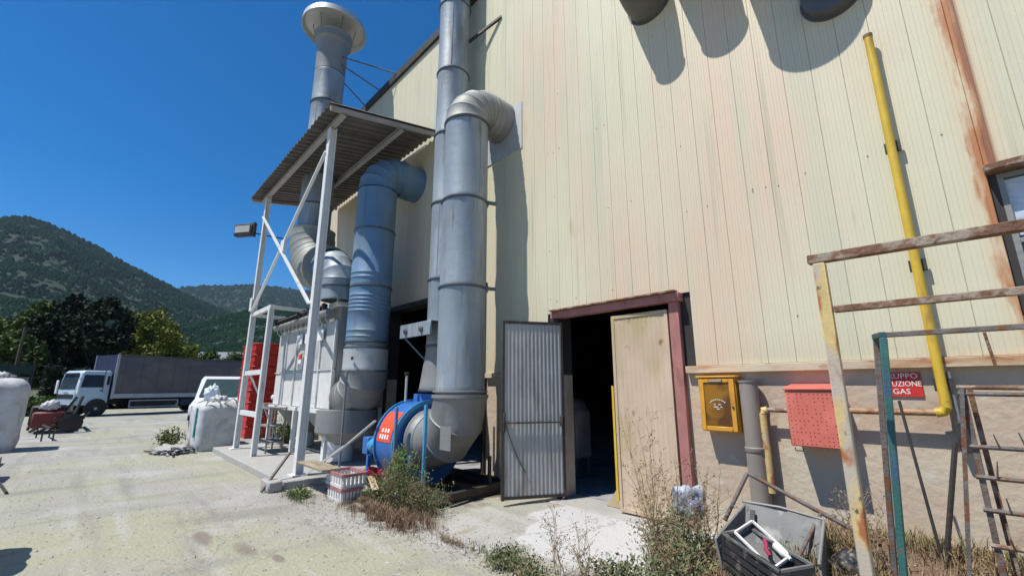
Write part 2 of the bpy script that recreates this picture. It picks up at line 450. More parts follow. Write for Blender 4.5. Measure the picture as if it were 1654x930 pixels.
# two dried brown puddles, a tyre-dark sweep and hairline joints
for px, py, rx, ry in ((-6.2, 1.12, .36, .10), (-5.45, 1.38, .30, .11), (-4.95, 1.55, .16, .05)):
    dx = math_('MULTIPLY', math_('ADD', sep.outputs['X'], -px), 1 / rx); dy = math_('MULTIPLY', math_('ADD', sep.outputs['Y'], -py), 1 / ry)
    d2 = math_('ADD', math_('MULTIPLY', dx, dx), math_('MULTIPLY', dy, dy))
    d2 = math_('ADD', d2, math_('MULTIPLY', wob, 1.2))
    c_ = mixc(math_('MULTIPLY', math_('SUBTRACT', 1.1, d2), 1.3, True), c_, (.22, .19, .155))
vor = n_.new('ShaderNodeTexVoronoi'); vor.feature = 'DISTANCE_TO_EDGE'; vor.inputs['Scale'].default_value = .42
dv = n_.new('ShaderNodeVectorMath'); dv.operation = 'ADD'
L_.new(geo.outputs['Position'], dv.inputs[0])
nv = n_.new('ShaderNodeTexNoise'); nv.inputs['Scale'].default_value = 2.2; nv.inputs['Detail'].default_value = 5
L_.new(geo.outputs['Position'], nv.inputs['Vector'])
L_.new(nv.outputs['Color'], dv.inputs[1]); L_.new(dv.outputs[0], vor.inputs['Vector'])
crk = math_('MULTIPLY', math_('SUBTRACT', .009, vor.outputs['Distance']), 120, True)
crk = math_('MULTIPLY', math_('MULTIPLY', crk, math_('SUBTRACT', 1, far, True)), .6)
c_ = mixc(crk, c_, (.22, .205, .17))
L_.new(c_, bs.inputs['Base Color'])
g = MB(); g.v = gv; g.f = gf
g.build('ground', ground_m, kind='structure')

RIDGE = [(-180, 5), (-150, 6.5), (-125, 10), (-110, 12.5), (-103, 13.6), (-98.2, 14.47), (-97.0, 14.94), (-95.7, 14.84), (-94.4, 14.44), (-91.6, 13.34), (-89.6, 12.23), (-87.0, 11.12), (-85.2, 10.3), (-83, 9.3), (-79, 8.0), (-75, 7.2), (-68, 6.2), (-50, 5), (-20, 4), (40, 3), (180, 5)]
FARR = [(-180, 6), (-110, 7), (-92, 8.5), (-85.2, 10.25), (-82.8, 10.83), (-78.8, 11.41), (-75.6, 11.5), (-70.9, 11.35), (-62, 10.2), (-45, 8), (0, 6.5), (90, 5.5), (180, 6)]
FOOT = [(-180, 3), (-110, 5), (-98, 5.8), (-92, 5.2), (-86, 5.4), (-81, 7.6), (-77, 9.0), (-72, 9.3), (-60, 7), (0, 3), (180, 3)]
def curve(tb, a):
    for (a0, e0), (a1, e1) in zip(tb, tb[1:]):
        if a0 <= a <= a1:
            t = (a - a0) / (a1 - a0); return e0 + (e1 - e0) * t
    return tb[-1][1]
def hill_z(a, r):
    z = 0
    nn = mnoise.fractal(Vector((math.sin(R(a)) * r / 260, math.cos(R(a)) * r / 260, 3)), 1.0, 2.0, 5)
    for tb, rp, wd in ((FOOT, 900, 560), (RIDGE, 1700, 1150), (FARR, 3000, 1000)):
        e = math.tan(R(curve(tb, a) - .15))
        u = (r - rp) / wd
        if u < 0: z_ = e * r * max(0, 1 - abs(u) ** 1.7) * (1 + .12 * nn * min(1, abs(u) * 3) - .02)
        else: z_ = e * rp * max(0, 1 - .5 * u * u)
        z = max(z, z_)
    return z + 5 * nn * sstep(350, 800, r)
azs = []; a = -180.0
while a < 180.01:
    azs.append(a); a += .3 if -104 < a < -66 else 3.0
rs = [330 + 45 * i for i in range(80)]
hv = [(math.sin(R(a)) * r, math.cos(R(a)) * r, (hill_z(a, r) - 1.0) if r > 340 else -2.0) for a in azs for r in rs]
nr = len(rs)
hf = [(i * nr + j, i * nr + j + 1, (i + 1) * nr + j + 1, (i + 1) * nr + j) for i in range(len(azs) - 1) for j in range(nr - 1)]
hill_m = M('wooded_hill_ground', (0.012, 0.030, 0.013), 0.95, 0, .25, .02,
           [((.016, .036, .014), (.006, .006, .006), 6, .5, .62), ((.04, .05, .03), (.012, .012, .02), 8, .69, .75)], .0)
g = MB(); g.v = hv; g.f = hf
g.build('hills', hill_m, kind='structure')
# woods on the slopes: small crowns, too many to count
g = MB()
def blob(mb, x, y, z, s):
    b = len(mb.v)
    k = rnd.random() * 3
    ring = [(math.cos(k + i * PI / 2.5) * s * rnd.uniform(.7, 1.1), math.sin(k + i * PI / 2.5) * s * rnd.uniform(.7, 1.1)) for i in range(5)]
    mb.v += [(x + u, y + v_, z + s * .2) for u, v_ in ring] + [(x + u * .5, y + v_ * .5, z + s * rnd.uniform(.9, 1.3)) for u, v_ in ring] + [(x, y, z + s * 1.4)]
    for i in range(5):
        j = (i + 1) % 5
        mb.f += [(b + i, b + j, b + 5 + j, b + 5 + i), (b + 5 + i, b + 5 + j, b + 10)]
for i in range(60000):
    a = rnd.uniform(-101, -67); r = 345 * (9.0 ** rnd.random())
    z = hill_z(a, r)
    if mnoise.noise(Vector((math.sin(R(a)) * r / 60, math.cos(R(a)) * r / 60, 9))) < -.62: continue
    s_ = r * .0042 * rnd.uniform(.6, 1.3)
    blob(g, math.sin(R(a)) * r, math.cos(R(a)) * r, z - 1 - s_ * .6, s_)
g.build('hillside_woods', forest_m, kind='stuff', smooth=False, label='dark green woods covering the distant hillsides', cat='woods')

# ------------------------------------------------------------------ the hall
WX0, WX1, YB, ZT = -15.0, 8.0, 25.0, 10.1
hall = thing('factory_hall', (0, 5, 0), 'tall cream metal clad factory hall with rust streaked wall and open double door', 'factory')
wall_m = M('stained_lower_plaster', (0.52, 0.415, 0.31), 0.85, 0, 0.08, 1.2,
           [((.54, .48, .36), (1.2, 1.2, 1.2), 5, .45, .6), ((.42, .31, .23), (2.2, 2.2, 1.2), 7, .56, .7), ((.52, .50, .44), (5, 5, 5), 8, .62, .72), ((.16, .10, .06), (8, 8, 5), 8, .70, .78)], .5, 14)
b = MB()
for x0, x1, z0, z1 in ((WX0, -9.6, -.4, 1.78), (-6.0, -4.28, -.4, 1.78), (-2.42, WX1, -.4, 1.78)):
    MB().box(x0, x1, 5.0, 5.25, z0, z1).build('lower_wall', wall_m, hall)
b = MB()
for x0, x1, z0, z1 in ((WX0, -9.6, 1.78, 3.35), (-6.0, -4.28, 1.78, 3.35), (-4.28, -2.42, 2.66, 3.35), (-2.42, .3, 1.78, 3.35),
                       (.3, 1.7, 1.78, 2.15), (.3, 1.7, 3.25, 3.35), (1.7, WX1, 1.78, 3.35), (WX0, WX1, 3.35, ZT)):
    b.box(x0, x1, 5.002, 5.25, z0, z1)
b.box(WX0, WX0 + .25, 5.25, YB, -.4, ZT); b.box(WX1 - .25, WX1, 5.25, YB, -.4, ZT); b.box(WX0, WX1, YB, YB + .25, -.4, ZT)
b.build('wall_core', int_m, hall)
MB().box(WX0 + .02, WX1 - .02, 5.1, YB, ZT, ZT + .12).build('roof', roof_m, hall)
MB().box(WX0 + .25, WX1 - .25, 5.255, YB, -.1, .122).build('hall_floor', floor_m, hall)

# cladding: one board beside the next, recessed joints
clad = M('cream_cladding_boards', (0.64, 0.605, 0.435), 0.55, 0, 0.035, .7,
         [((0.67, 0.53, 0.385), (.45, .45, .16), 5, .45, .60),
          ((0.56, 0.55, 0.40), (3, 3, .25), 6, .52, .72),
          ((0.48, 0.45, 0.31), (11, 11, .35), 7, .60, .78),
          ((0.50, 0.36, 0.22), (4, 4, .9), 8, .67, .80)], .06, 12)
t = clad.node_tree; n_, L_ = t.nodes, t.links
bs = n_['Principled BSDF']; c_ = bs.inputs['Base Color'].links[0].from_socket
geo = next(q for q in n_ if q.type == 'NEW_GEOMETRY')
sep = n_.new('ShaderNodeSeparateXYZ'); L_.new(geo.outputs['Position'], sep.inputs[0])
nz = n_.new('ShaderNodeTexNoise'); nz.inputs['Scale'].default_value = 1.0; nz.inputs['Detail'].default_value = 7
vm = n_.new('ShaderNodeVectorMath'); vm.operation = 'MULTIPLY'; vm.inputs[1].default_value = (9, 9, 2.4)
L_.new(geo.outputs['Position'], vm.inputs[0]); L_.new(vm.outputs[0], nz.inputs['Vector'])
wv = math_('MULTIPLY', math_('SUBTRACT', nz.outputs['Fac'], .5), .14)
dx = math_('ABSOLUTE', math_('ADD', math_('ADD', sep.outputs['X'], -.265), wv))
c_ = mixc(math_('MULTIPLY', math_('MULTIPLY', math_('SUBTRACT', .17, dx), 6, True), .5), c_, (.68, .45, .24))
c_ = mixc(math_('MULTIPLY', math_('MULTIPLY', math_('SUBTRACT', math_('MULTIPLY', nz.outputs['Fac'], .15), dx), 18, True), .95), c_, (.44, .17, .06))
dx2 = math_('ABSOLUTE', math_('ADD', math_('ADD', sep.outputs['X'], -.30), math_('MULTIPLY', wv, .5)))
c_ = mixc(math_('MULTIPLY', math_('MULTIPLY', math_('SUBTRACT', math_('MULTIPLY', nz.outputs['Fac'], .07), dx2), 40, True), .85), c_, (.24, .09, .045))
lowz = math_('MULTIPLY', math_('SUBTRACT', 2.15, sep.outputs['Z']), 1.6, True)
c_ = mixc(math_('MULTIPLY', math_('MULTIPLY', lowz, nz.outputs['Fac']), .9), c_, (.42, .33, .21))
L_.new(c_, bs.inputs['Base Color'])
PW = .25
def panel_mesh(z0, z1):
    prof = [(0, 4.979), (.0015, 4.976), (.004, 4.972)] + [q for k in (1, 2, 3, 4, 5, 6, 7) for q in ((.03125 * k - .0018, 4.972), (.03125 * k, 4.9722 + (.0022 if k % 2 == 0 else .0012)), (.03125 * k + .0018, 4.972))] + [(.246, 4.972), (.248, 4.976), (.2495, 4.979)]
    me = bpy.data.meshes.new('cladding_board')
    n = len(prof)
    v = [(x, y - 5, z) for z in (z0, z1) for x, y in prof]
    f = [(i, i + 1, n + i + 1, n + i) for i in range(n - 1)] + [tuple(range(n - 1, -1, -1)), tuple(range(n, 2 * n))]
    me.from_pydata(v, [], f); me.materials.append(clad)
    return me
cache = {}
x = WX0
while x < WX1 - .01:
    spans = [(1.84, ZT - .08)]
    xe = x + PW
    if xe > -9.6 + .01 and x < -6.01: spans = [(3.37, ZT - .08)]
    elif xe > -4.36 and x < -2.42: spans = [(2.70, ZT - .08)]
    elif xe > .36 and x < 1.65: spans = [(1.84, 2.12), (3.32, ZT - .08)]
    for sp in spans:
        if sp not in cache: cache[sp] = panel_mesh(*sp)
        o = bpy.data.objects.new('cladding_board', cache[sp]); C.objects.link(o)
        o.parent = hall; o.location = (x, 0, 0)
    x += PW
# rust-stained drip ledge, left of the left doorway / between / right of the door
ledge_m = M('rust_stained_ledge', (0.55, 0.46, 0.33), .6, 0, .1, 3, [((.46, .27, .14), (1.5, 1.5, 6), 6, .5, .62), ((.30, .12, .06), (4, 4, 12), 7, .60, .70)], .15, 30)
for x0, x1 in ((WX0, -9.62), (-5.98, -4.36), (-2.36, WX1)):
    MB().box(x0, x1, 4.925, 4.999, 1.755, 1.835).build('drip_ledge', ledge_m, hall, bev=.006)
MB().box(WX0 - .05, WX1 + .05, 4.90, 5.1, ZT - .075, ZT + .14).build('eave_trim', dark_steel, hall)
# screw heads over the boards
g = MB()
for i in range(46):
    x = rnd.choice([-6.5, -4.5, -3.5, -2.5, -1.5, -.5, .25]) + rnd.choice([.06, .19, .31, .56]); z = rnd.choice([2.3, 2.9, 3.7, 4.1, 4.6, 5.4, 6.4]) + rnd.uniform(-.03, .03)
    if -4.4 < x < -2.3 and z < 2.75: continue
    g.lathe((x, 4.974, z), (0, -1, 0), [(0, .008), (.006, .007)], 6, (False, True))
g.build('cladding_screws', rusty, hall, kind='stuff')

# door frame, reddish brown
MB().box(-4.36, -2.34, 4.86, 4.998, 2.60, 2.70).build('door_header', frame_red, hall, bev=.006)
MB().box(-4.33, -2.36, 4.80, 4.9, 2.702, 2.72).build('header_flashing', rusty, hall)
MB().box(-2.505, -2.385, 4.92, 4.998, .10, 2.598).build('door_jamb', frame_red, hall, bev=.006)
MB().box(-4.335, -4.24, 4.90, 4.998, .10, 2.598).build('door_jamb', dark_steel, hall, bev=.006)
MB().box(-4.4, -2.9, 4.70, 5.25, .02, .118).build('door_sill', conc, hall, bev=.012)
def corr_sheet(mb, p, u, z0, z1, pitch, amp, nrm):
    """corrugated sheet from p along vector u (horizontal), ribs vertical"""
    p, u, nrm = Vector(p), Vector(u), Vector(nrm)
    L = u.length; k = int(L / pitch); u = u / L
    pts = []
    for i in range(k):
        s = i * L / k; q = L / k
        pts += [(s, 0), (s + q * .2, 0), (s + q * .3, amp), (s + q * .8, amp), (s + q * .9, 0)]
    pts.append((L, 0))
    b = len(mb.v)
    for z in (z0, z1):
        for s, a in pts: mb.v.append(tuple(p + u * s + nrm * a + Vector((0, 0, z))))
    n = len(pts)
    mb.f += [(b + i, b + i + 1, b + n + i + 1, b + n + i) for i in range(n - 1)]
def door_leaf(hinge, u, z0, z1, W, sheet, fr, rod):
    u = Vector((u[0], u[1], 0)).normalized(); nrm = Vector((-u.y, u.x, 0))
    if nrm.y > 0: nrm = -nrm
    h = Vector((hinge[0], hinge[1], 0))
    mb = MB()
    for e in (-1, 1):
        corr_sheet(mb, h + nrm * (.012 * e) + u * .02, u * (W - .04), z0 + .02, z1 - .02, .058, .0045 if rod else .0025, nrm * e)
    lf = mb.build('door_leaf', sheet, hall)
    for s in (0.02, W - .02):
        MB().bar(h + u * s + Vector((0, 0, z0)), h + u * s + Vector((0, 0, z1)), .04, .055, tuple(nrm)).build('leaf_edge', fr, lf, bev=.004)
    for z in (z0 + .03, z1 - .02):
        MB().bar(h + u * .04 + Vector((0, 0, z)), h + u * (W - .04) + Vector((0, 0, z)), .055, .04).build('leaf_edge', fr, lf)
    if rod:
        q = nrm * .045
        MB().tube(h + u * .03 + q + Vector((0, 0, rod)), h + u * (W - .0) + q + Vector((0, 0, rod)), .012, n=8).build('locking_bar', dark_steel, lf)
        MB().bar(h + u * (W - .03) + q + Vector((0, 0, rod - .12)), h + u * (W - .03) + q + Vector((0, 0, rod + .14)), .03, .03).build('latch', dark_steel, lf, bev=.005)
        MB().bar(h + u * .05 + q + Vector((0, 0, rod - .06)), h + u * .05 + q + Vector((0, 0, rod + .08)), .05, .04).build('latch', dark_steel, lf, bev=.005)
        pts = [h + u * (W - .05) + q + Vector((0, 0, rod - .02)) + u * (-.28 * t_) * 1 + Vector((0, 0, -.62 * t_ - .25 * t_ * (1 - t_))) for t_ in [i / 8 for i in range(9)]]
        MB().sweep(pts, .006, 6).build('hanging_cable', dark_steel, lf)
    return lf
lf = door_leaf((-4.19, 4.93), (-.44, -.80), .15, 2.53, .91, leaf_grey, dark_steel, 1.13)
lf['label'] = 'grey open left door leaf with locking bar'
lf = door_leaf((-2.53, 4.95), (-1, -.04), .13, 2.52, .78, leaf_beige, leaf_beige, None)
lf['label'] = 'beige closed right door leaf'
MB().bar((-3.34, 4.91, .25), (-3.34, 4.91, 1.62), .03, .02).build('edge_strip', yellow_m, hall)['label'] = 'yellow strip on the free edge of the right leaf'
# doorway to the left: steel lintel
MB().box(-9.66, -5.96, 4.93, 4.999, 3.352, 3.46).build('door_lintel', dark_steel, hall)
for x in (-9.66, -6.055): MB().box(x, x + .06, 4.94, 5.0, 0, 3.35).build('door_jamb', dark_steel, hall)
# window at the right end
wn = MB()
wn.box(.30, 1.7, 5.04, 5.07, 2.15, 3.25)
win = wn.build('window', glass_m, hall)
for x in (.30, .76, 1.22, 1.67): MB().box(x, x + .035, 5.0, 5.09, 2.15, 3.25).build('window_frame', galv_dull, win)
for z in (2.15, 2.68, 3.215): MB().box(.335, 1.67, 5.003, 5.087, z, z + .035).build('window_frame', galv_dull, win)
MB().box(.335, .76, 5.03, 5.039, 2.74, 3.2).build('window_blind', film_m, win)
MB().box(.24, 1.8, 4.86, 4.999, 3.255, 3.31).build('window_hood', rusty, hall, bev=.005)['label'] = 'rusty hood over the window'
# loose strip on the wall by the tall duct, square plate where the duct goes in
MB().box(-6.05, -5.04, 4.955, 4.971, 5.78, 6.72).build('wall_plate', galv_light, hall)
MB().bar((-5.62, 4.965, 8.99), (-6.45, 4.72, 8.74), .05, .05).build('wall_bracket', dark_steel, hall)

# ------------------------------------------------------------------ concrete pad
pad = MB()
pad.prism([(-13.7, 2.45, -.1), (-8.0, 2.45, -.1), (-8.0, 4.995, -.1), (-13.7, 4.995, -.1)], (0, 0, .23))
pad.build('concrete_pad', conc, kind='structure', bev=.02)

# ------------------------------------------------------------------ tall exhaust stack with cap
EX, EY = -11.45, 3.6
st = thing('capped_exhaust_stack', (EX, EY, 3.4), 'tall grey exhaust stack with wide round cap rising past the canopy roof', 'exhaust stack')
er = .40
zs = [5.57, 6.24, 7.3, 8.21, 9.25, 10.25]
for a, b in zip(zs, zs[1:]):
    duct(st, (EX, EY, a + .01), (EX, EY, b - .01), er, galv)
for z in zs[:-1]: ring_clamp(st, (EX, EY, z), (0, 0, 1), er)
MB().lathe((EX, EY, 10.26), (0, 0, 1), [(0, .40), (.9, .41), (.95, .44), (1.0, .49), (1.18, .50), (1.2, .52), (1.24, .52), (1.24, .49)], 32, (False, False)).build('flared_top', galv_dull, st)
MB().lathe((EX, EY, 11.42), (0, 0, 1), [(0, .44), (.02, .46)], 32, (True, False)).build('stack_grating', clampm, st)
MB().lathe((EX, EY, 11.88), (0, 0, 1), [(0, .80), (-.14, .85), (-.16, .87), (-.15, .88), (.02, .86), (.28, .50), (.38, .12), (.40, .0)], 40, (False, True)).build('rain_cap', cap_m, st)
for k in range(6):
    t_ = k * PI / 3
    MB().bar((EX + .51 * math.cos(t_), EY + .51 * math.sin(t_), 11.45), (EX + .6 * math.cos(t_), EY + .6 * math.sin(t_), 11.92), .03, .01).build('cap_strut', clampm, st)
# underside disc of cap
MB().lathe((EX, EY, 11.86), (0, 0, 1), [(0, .80), (.01, .80)], 40, (True, True)).build('cap_soffit', cap_m, st)
# elbow turning towards the filter, short horizontal duct, small drop
p = elbow(st, (EX, EY, 5.55), (0, 0, -1), (1, 0, 0), 1.25, .54, 7, elbow_m)
MB().lathe(p + Vector((.0, 0, 0)), (1, 0, 0), [(0, .55), (.02, .58), (.06, .58), (.07, .55)], 32, (True, True)).build('duct_flange', elbow_m, st)
q = p + Vector((.38, 0, 0))
duct(st, p + Vector((.07, 0, 0)), q, .41, galv_blue)
p2 = elbow(st, q, (1, 0, 0), (0, 0, -1), .42, .34, 4, galv)
duct(st, p2, (p2.x, p2.y, 3.42), .34, galv)
ring_clamp(st, (p2.x, p2.y, 3.72), (0, 0, 1), .34)
# stay rods from stack to the eave
for (z, tx) in ((10.05, -12.0), (10.5, -11.0), (10.75, -10.0)):
    MB().tube((EX + .36, EY + .15, z), (tx, 4.93, 10.2), .018, n=6).build('stay_rod', rusty_grey, st)

# ------------------------------------------------------------------ canopy
can = thing('steel_canopy', (-10.6, 2.8, .13), 'white steel canopy with corrugated lean-to roof and crossed braces over the filter', 'canopy')
def rz_(y): return 6.87 + (y - 2.55) * .185
X0c, X1c = -13.65, -7.72
nsh = 6
for k in range(nsh):
    xa = X0c + (X1c - X0c) * k / nsh; xb = X0c + (X1c - X0c) * (k + 1) / nsh
    prof = []
    nr_ = 5; pw = (xb - xa) / nr_
    for i in range(nr_):
        s = xa + i * pw
        prof += [(s, 0), (s + pw * .38, 0), (s + pw * .5, .045), (s + pw * .85, .045)]
    prof.append((xb + .02, 0.001))
    g = MB()
    for (y, ) in ((2.5,), (4.93,)):
        for x, a in prof: g.v.append((x, y, rz_(y) + a + .012 * (k % 2)))
    n = len(prof)
    for y in (2.5, 4.93):
        for x, a in prof: g.v.append((x, y, rz_(y) + a + .006 + .012 * (k % 2)))
    for i in range(n - 1):
        g.f += [(i, i + 1, n + i + 1, n + i), (2 * n + i, 3 * n + i, 3 * n + i + 1, 2 * n + i + 1), (i, 2 * n + i, 2 * n + i + 1, i + 1), (n + i, n + i + 1, 3 * n + i + 1, 3 * n + i)]
    g.build('roof_sheet', roof_m, can, smooth=False)
MB().ibeam((X0c + .1, 2.8, rz_(2.8) - .075), (X1c - .05, 2.8, rz_(2.8) - .075), .10, .14, .014, (0, .2, 1)).build('eave_beam', beam_m, can)
MB().ibeam((X0c + .1, 4.05, rz_(4.05) - .085), (X1c - .05, 4.05, rz_(4.05) - .085), .09, .14, .014, (0, .2, 1)).build('purlin', beam_m, can)
for x in (X1c - .06, X0c + .06):
    MB().bar((x, 2.52, rz_(2.52) - .05), (x, 4.92, rz_(4.92) - .05), .07, .09, (0, 0, 1)).build('edge_beam', beam_m, can)
BXp, AXp, MXp = -8.38, -12.95, -11.3
def post(x, y, z1, z0=.13, wd=.13, name='post', par=None):
    p_ = MB().ibeam((x, y, z0), (x, y, z1), wd, wd * .9, .014).build(name, white_m, par or can)
    return p_
pA = post(AXp, 2.8, rz_(2.8) - .15); pB = post(BXp, 2.8, rz_(2.8) - .15, wd=.15)
pM = post(MXp, 2.8, 3.42, wd=.12)
for x in (AXp, BXp): MB().box(x - .13, x + .13, 2.67, 2.93, .131, .15).build('base_plate', white_m, can)
def rod(p, q, r, par, m=white_m, name='brace'): return MB().bar(p, q, r * 2, r * 1.2).build(name, m, par)
rod((AXp + .06, 2.71, 6.15), (BXp - .05, 2.71, 3.12), .03, can)
rod((BXp - .05, 2.73, 6.25), (AXp + .06, 2.74, 3.52), .03, can)
MB().box(-10.75, -10.5, 2.69, 2.75, 4.62, 4.92).build('gusset_plate', white_m, can, bev=.004)
MB().box(AXp - .1, AXp + .1, 2.70, 2.715, 3.55, 3.9).build('gusset_plate', white_m, can)
for z in (3.45,):
    MB().bar((AXp + .07, 2.8, z), (MXp + .06, 2.8, z), .08, .10).build('cross_rail', white_m, can)
    MB().bar((MXp, 2.86, z), (MXp, 3.58, z), .08, .08).build('cross_rail', white_m, can)
    MB().bar((AXp, 2.87, z), (AXp, 3.58, z), .08, .08).build('cross_rail', white_m, can)
for z in (1.95, 1.0): MB().bar((AXp + .06, 2.8, z), (MXp - .05, 2.8, z), .07, .11).build('cross_rail', white_m, can)
rod((-9.2, 4.5, 6.75), (-7.9, 4.7, 6.95), .02, can, name='slanted_bar')  # thin white bar slanting under the roof near the wall
rod((AXp + .05, 2.9, 1.9), (AXp + 1.2, 3.5, .2), .02, can)

# floodlight on a bracket off the left post
fl = thing('floodlight', (0, 0, 0), 'small dark rectangular floodlight sticking out left of the canopy post', 'floodlight')
MB().box(-.30, .30, -.09, .09, -.19, .17).build('lamp_body', dark_steel, fl, bev=.03)
MB().box(-.24, .24, -.102, -.091, -.10, .10).build('lamp_lens', lamp_glass, fl)
MB().box(.301, .34, -.05, .05, -.22, .2).build('lamp_bracket', dark_steel, fl)
MB().bar((.34, 0, -.12), (1.0, .42, -.2), .03, .03).build('arm', dark_steel, fl)
fl.location = (-13.85, 2.5, 5.98); fl.rotation_euler = (0, 0, R(35))

# ------------------------------------------------------------------ bag filter unit
FX0, FX1, FY0, FY1 = -13.3, -9.28, 3.6, 4.75
flt = thing('bag_filter_unit', ((FX0 + FX1) / 2, FY0, .13), 'white panelled dust filter unit with row of valves behind the canopy posts', 'dust filter')
npan = 5
for k in range(npan):
    xa = FX0 + (FX1 - FX0) * k / npan; xb = FX0 + (FX1 - FX0) * (k + 1) / npan
    for (z0, z1, mt) in ((1.16, 1.96, white_panel), (1.99, 3.0, upper_panel)):
        MB().box(xa + .02, xb - .02, FY0, FY0 + .06, z0, z1).build('door_panel', mt, flt, bev=.012)
    MB().box(xb - .025, xb + .010, FY0 - .035, FY0 - .003, 1.16, 3.0).build('panel_rib', white_m, flt)
MB().box(FX0, FX1, FY0 + .061, FY1, 1.16, 3.3).build('housing', grey_panel, flt)
MB().box(FX0 - .04, FX1 + .04, FY0 - .06, FY1 + .04, 3.31, 3.40).build('top_deck', white_m, flt, bev=.01)
MB().box(FX0 - .04, FX1 + .04, FY0 - .08, FY0 - .01, 1.07, 1.155).build('lower_rail', white_m, flt)
MB().box(FX0, FX1, FY0 - .03, FY0 - .004, 1.965, 1.985).build('panel_seam', white_m, flt)
for (xa, xb) in ((FX0 + .05, (FX0 + FX1) / 2 - .05), ((FX0 + FX1) / 2 + .05, FX1 - .02)):
    g = MB()
    xm = (xa + xb) / 2
    top = [(xa, FY0 + .02, 1.15), (xb, FY0 + .02, 1.15), (xb, FY1, 1.15), (xa, FY1, 1.15)]
    bot = [(xm - .3, 4.0, .50), (xm + .3, 4.0, .50), (xm + .3, 4.4, .50), (xm - .3, 4.4, .50)]
    g.v = top + bot; g.f = [(0, 1, 5, 4), (1, 2, 6, 5), (2, 3, 7, 6), (3, 0, 4, 7), (4, 5, 6, 7), (3, 2, 1, 0)]
    g.build('hopper', grey_panel, flt, smooth=False)
    MB().tube((xm, 4.2, .14), (xm, 4.2, .50), .22, n=20).build('dust_drum', white_m, flt)
for x in (FX0 + .05, (FX0 + FX1) / 2, FX1 - .05):
    for y in (FY0 - .03, FY1 - .05): MB().bar((x, y, .131), (x, y, 1.07 if y < 4 else 1.16), .09, .09).build('leg', white_m, flt)
MB().tube((FX0 + .1, FY0 - .16, 3.17), (FX1 - .1, FY0 - .16, 3.17), .075, n=14).build('air_manifold', galv_dull, flt)
for k in range(12):
    x = FX0 + .3 + k * (FX1 - FX0 - .6) / 11
    v = MB().lathe((x, FY0 - .16, 3.24), (0, -.5, .86), [(0, .05), (.05, .05), (.055, .075), (.10, .075), (.13, .04), (.15, .04)], 12).build('valve', black_m, flt)
    MB().sweep([(x, FY0 - .16, 3.12), (x + .01, FY0 - .15, 3.02), (x + .02, FY0 - .08, 2.95), (x + .02, FY0 - .02, 2.93)], .013, 6).build('blow_pipe', galv_light, flt)
for xx in (-11.55, -11.0, -10.2): MB().box(xx, xx + .34, FY0 - .075, FY0 - .052, 2.62, 2.86).build('filter_tag', white_print, flt)
fr_ = MB().box(-11.35, -11.05, FY0 - .07, FY0 - .052, 2.02, 2.40).build('warning_sign', white_print, flt)
MB().box(-11.33, -11.07, FY0 - .076, FY0 - .0705, 2.26, 2.38).build('sign_band', red_lab, fr_)
for z in (3.62,):
    pts = [(-9.35, FY0, 3.40), (-9.35, FY0, 3.72)]
    MB().bar((-9.35, FY0, 3.41), (-9.35, FY0, 3.72), .05, .05).build('rail_post', white_m, flt)
    MB().bar((-9.35, FY0, 3.69), (-10.5, FY0, 3.69), .05, .05).build('top_rail', white_m, flt)
    MB().bar((-9.35, FY0 + .03, 3.69), (-9.35, FY1, 3.69), .05, .05).build('top_rail', white_m, flt)

# ------------------------------------------------------------------ blue-grey duct down into the filter side
DX, DY, dr = -8.66, 4.0, .42
dd = thing('filter_inlet_duct', (DX, DY, .13), 'bluish steel duct under the canopy ending in a grey elbow at the filter', 'duct')
duct(dd, (DX, DY, 4.90), (DX, DY, 5.82), dr, galv_blue)
duct(dd, (DX, DY, 3.66), (DX, DY, 4.87), dr, galv_blue, beads=(.16, .26))
duct(dd, (DX, DY, 2.50), (DX, DY, 3.62), dr, galv_blue, beads=(.10, .22, .62, .70, .78, .86, .94))
duct(dd, (DX, DY, 2.38), (DX, DY, 2.49), dr - .01, galv)
for z in (4.885, 3.64, 2.495): ring_clamp(dd, (DX, DY, z), (0, 0, 1), dr, .025)
duct(dd, (DX, DY, 1.93), (DX, DY, 2.37), dr + .02, galv_light)
ring_clamp(dd, (DX, DY, 2.375), (0, 0, 1), dr + .01, .03)
MB().box(-8.42, -8.34, 3.585, 3.60, 2.12, 2.18).build('inspection_plug', black_m, dd)
ring_clamp(dd, (DX, DY, 1.91), (0, 0, 1), dr + .02, .03)
elbow(dd, (DX, DY, 5.83), (0, 0, 1), (0, 1, 0), .5, dr, 5, galv_blue)
duct(dd, (DX, 4.5, 6.33), (DX, 4.995, 6.33), dr, galv_blue)
pe = elbow(dd, (DX, DY, 1.90), (0, 0, -1), (-1, 0, 0), .49, dr + .03, 4, galv_dull)
duct(dd, pe, (FX1 - .02, pe.y, pe.z), dr + .02, galv_dull) if pe.x > FX1 + .05 else None
# lower grey plenum in front of the filter bottom, carried on thin legs
MB().lathe((-9.15, 3.92, 1.16), (0, 0, -1), [(0, .60), (.42, .60), (.60, .34), (.66, .22)], 28).build('collecting_cone', galv_dull, dd)
MB().tube((-9.35, 3.98, .14), (-9.35, 3.98, .46), .20, n=20).build('dust_drum', white_m, dd)
MB().tube((-8.35, 3.5, .13), (-8.35, 3.5, 1.9), .022, n=8).build('prop', galv_dull, dd)
MB().bar((-9.0, 3.45, .13), (-9.0, 3.45, 1.1), .05, .05).build('prop', white_m, dd)

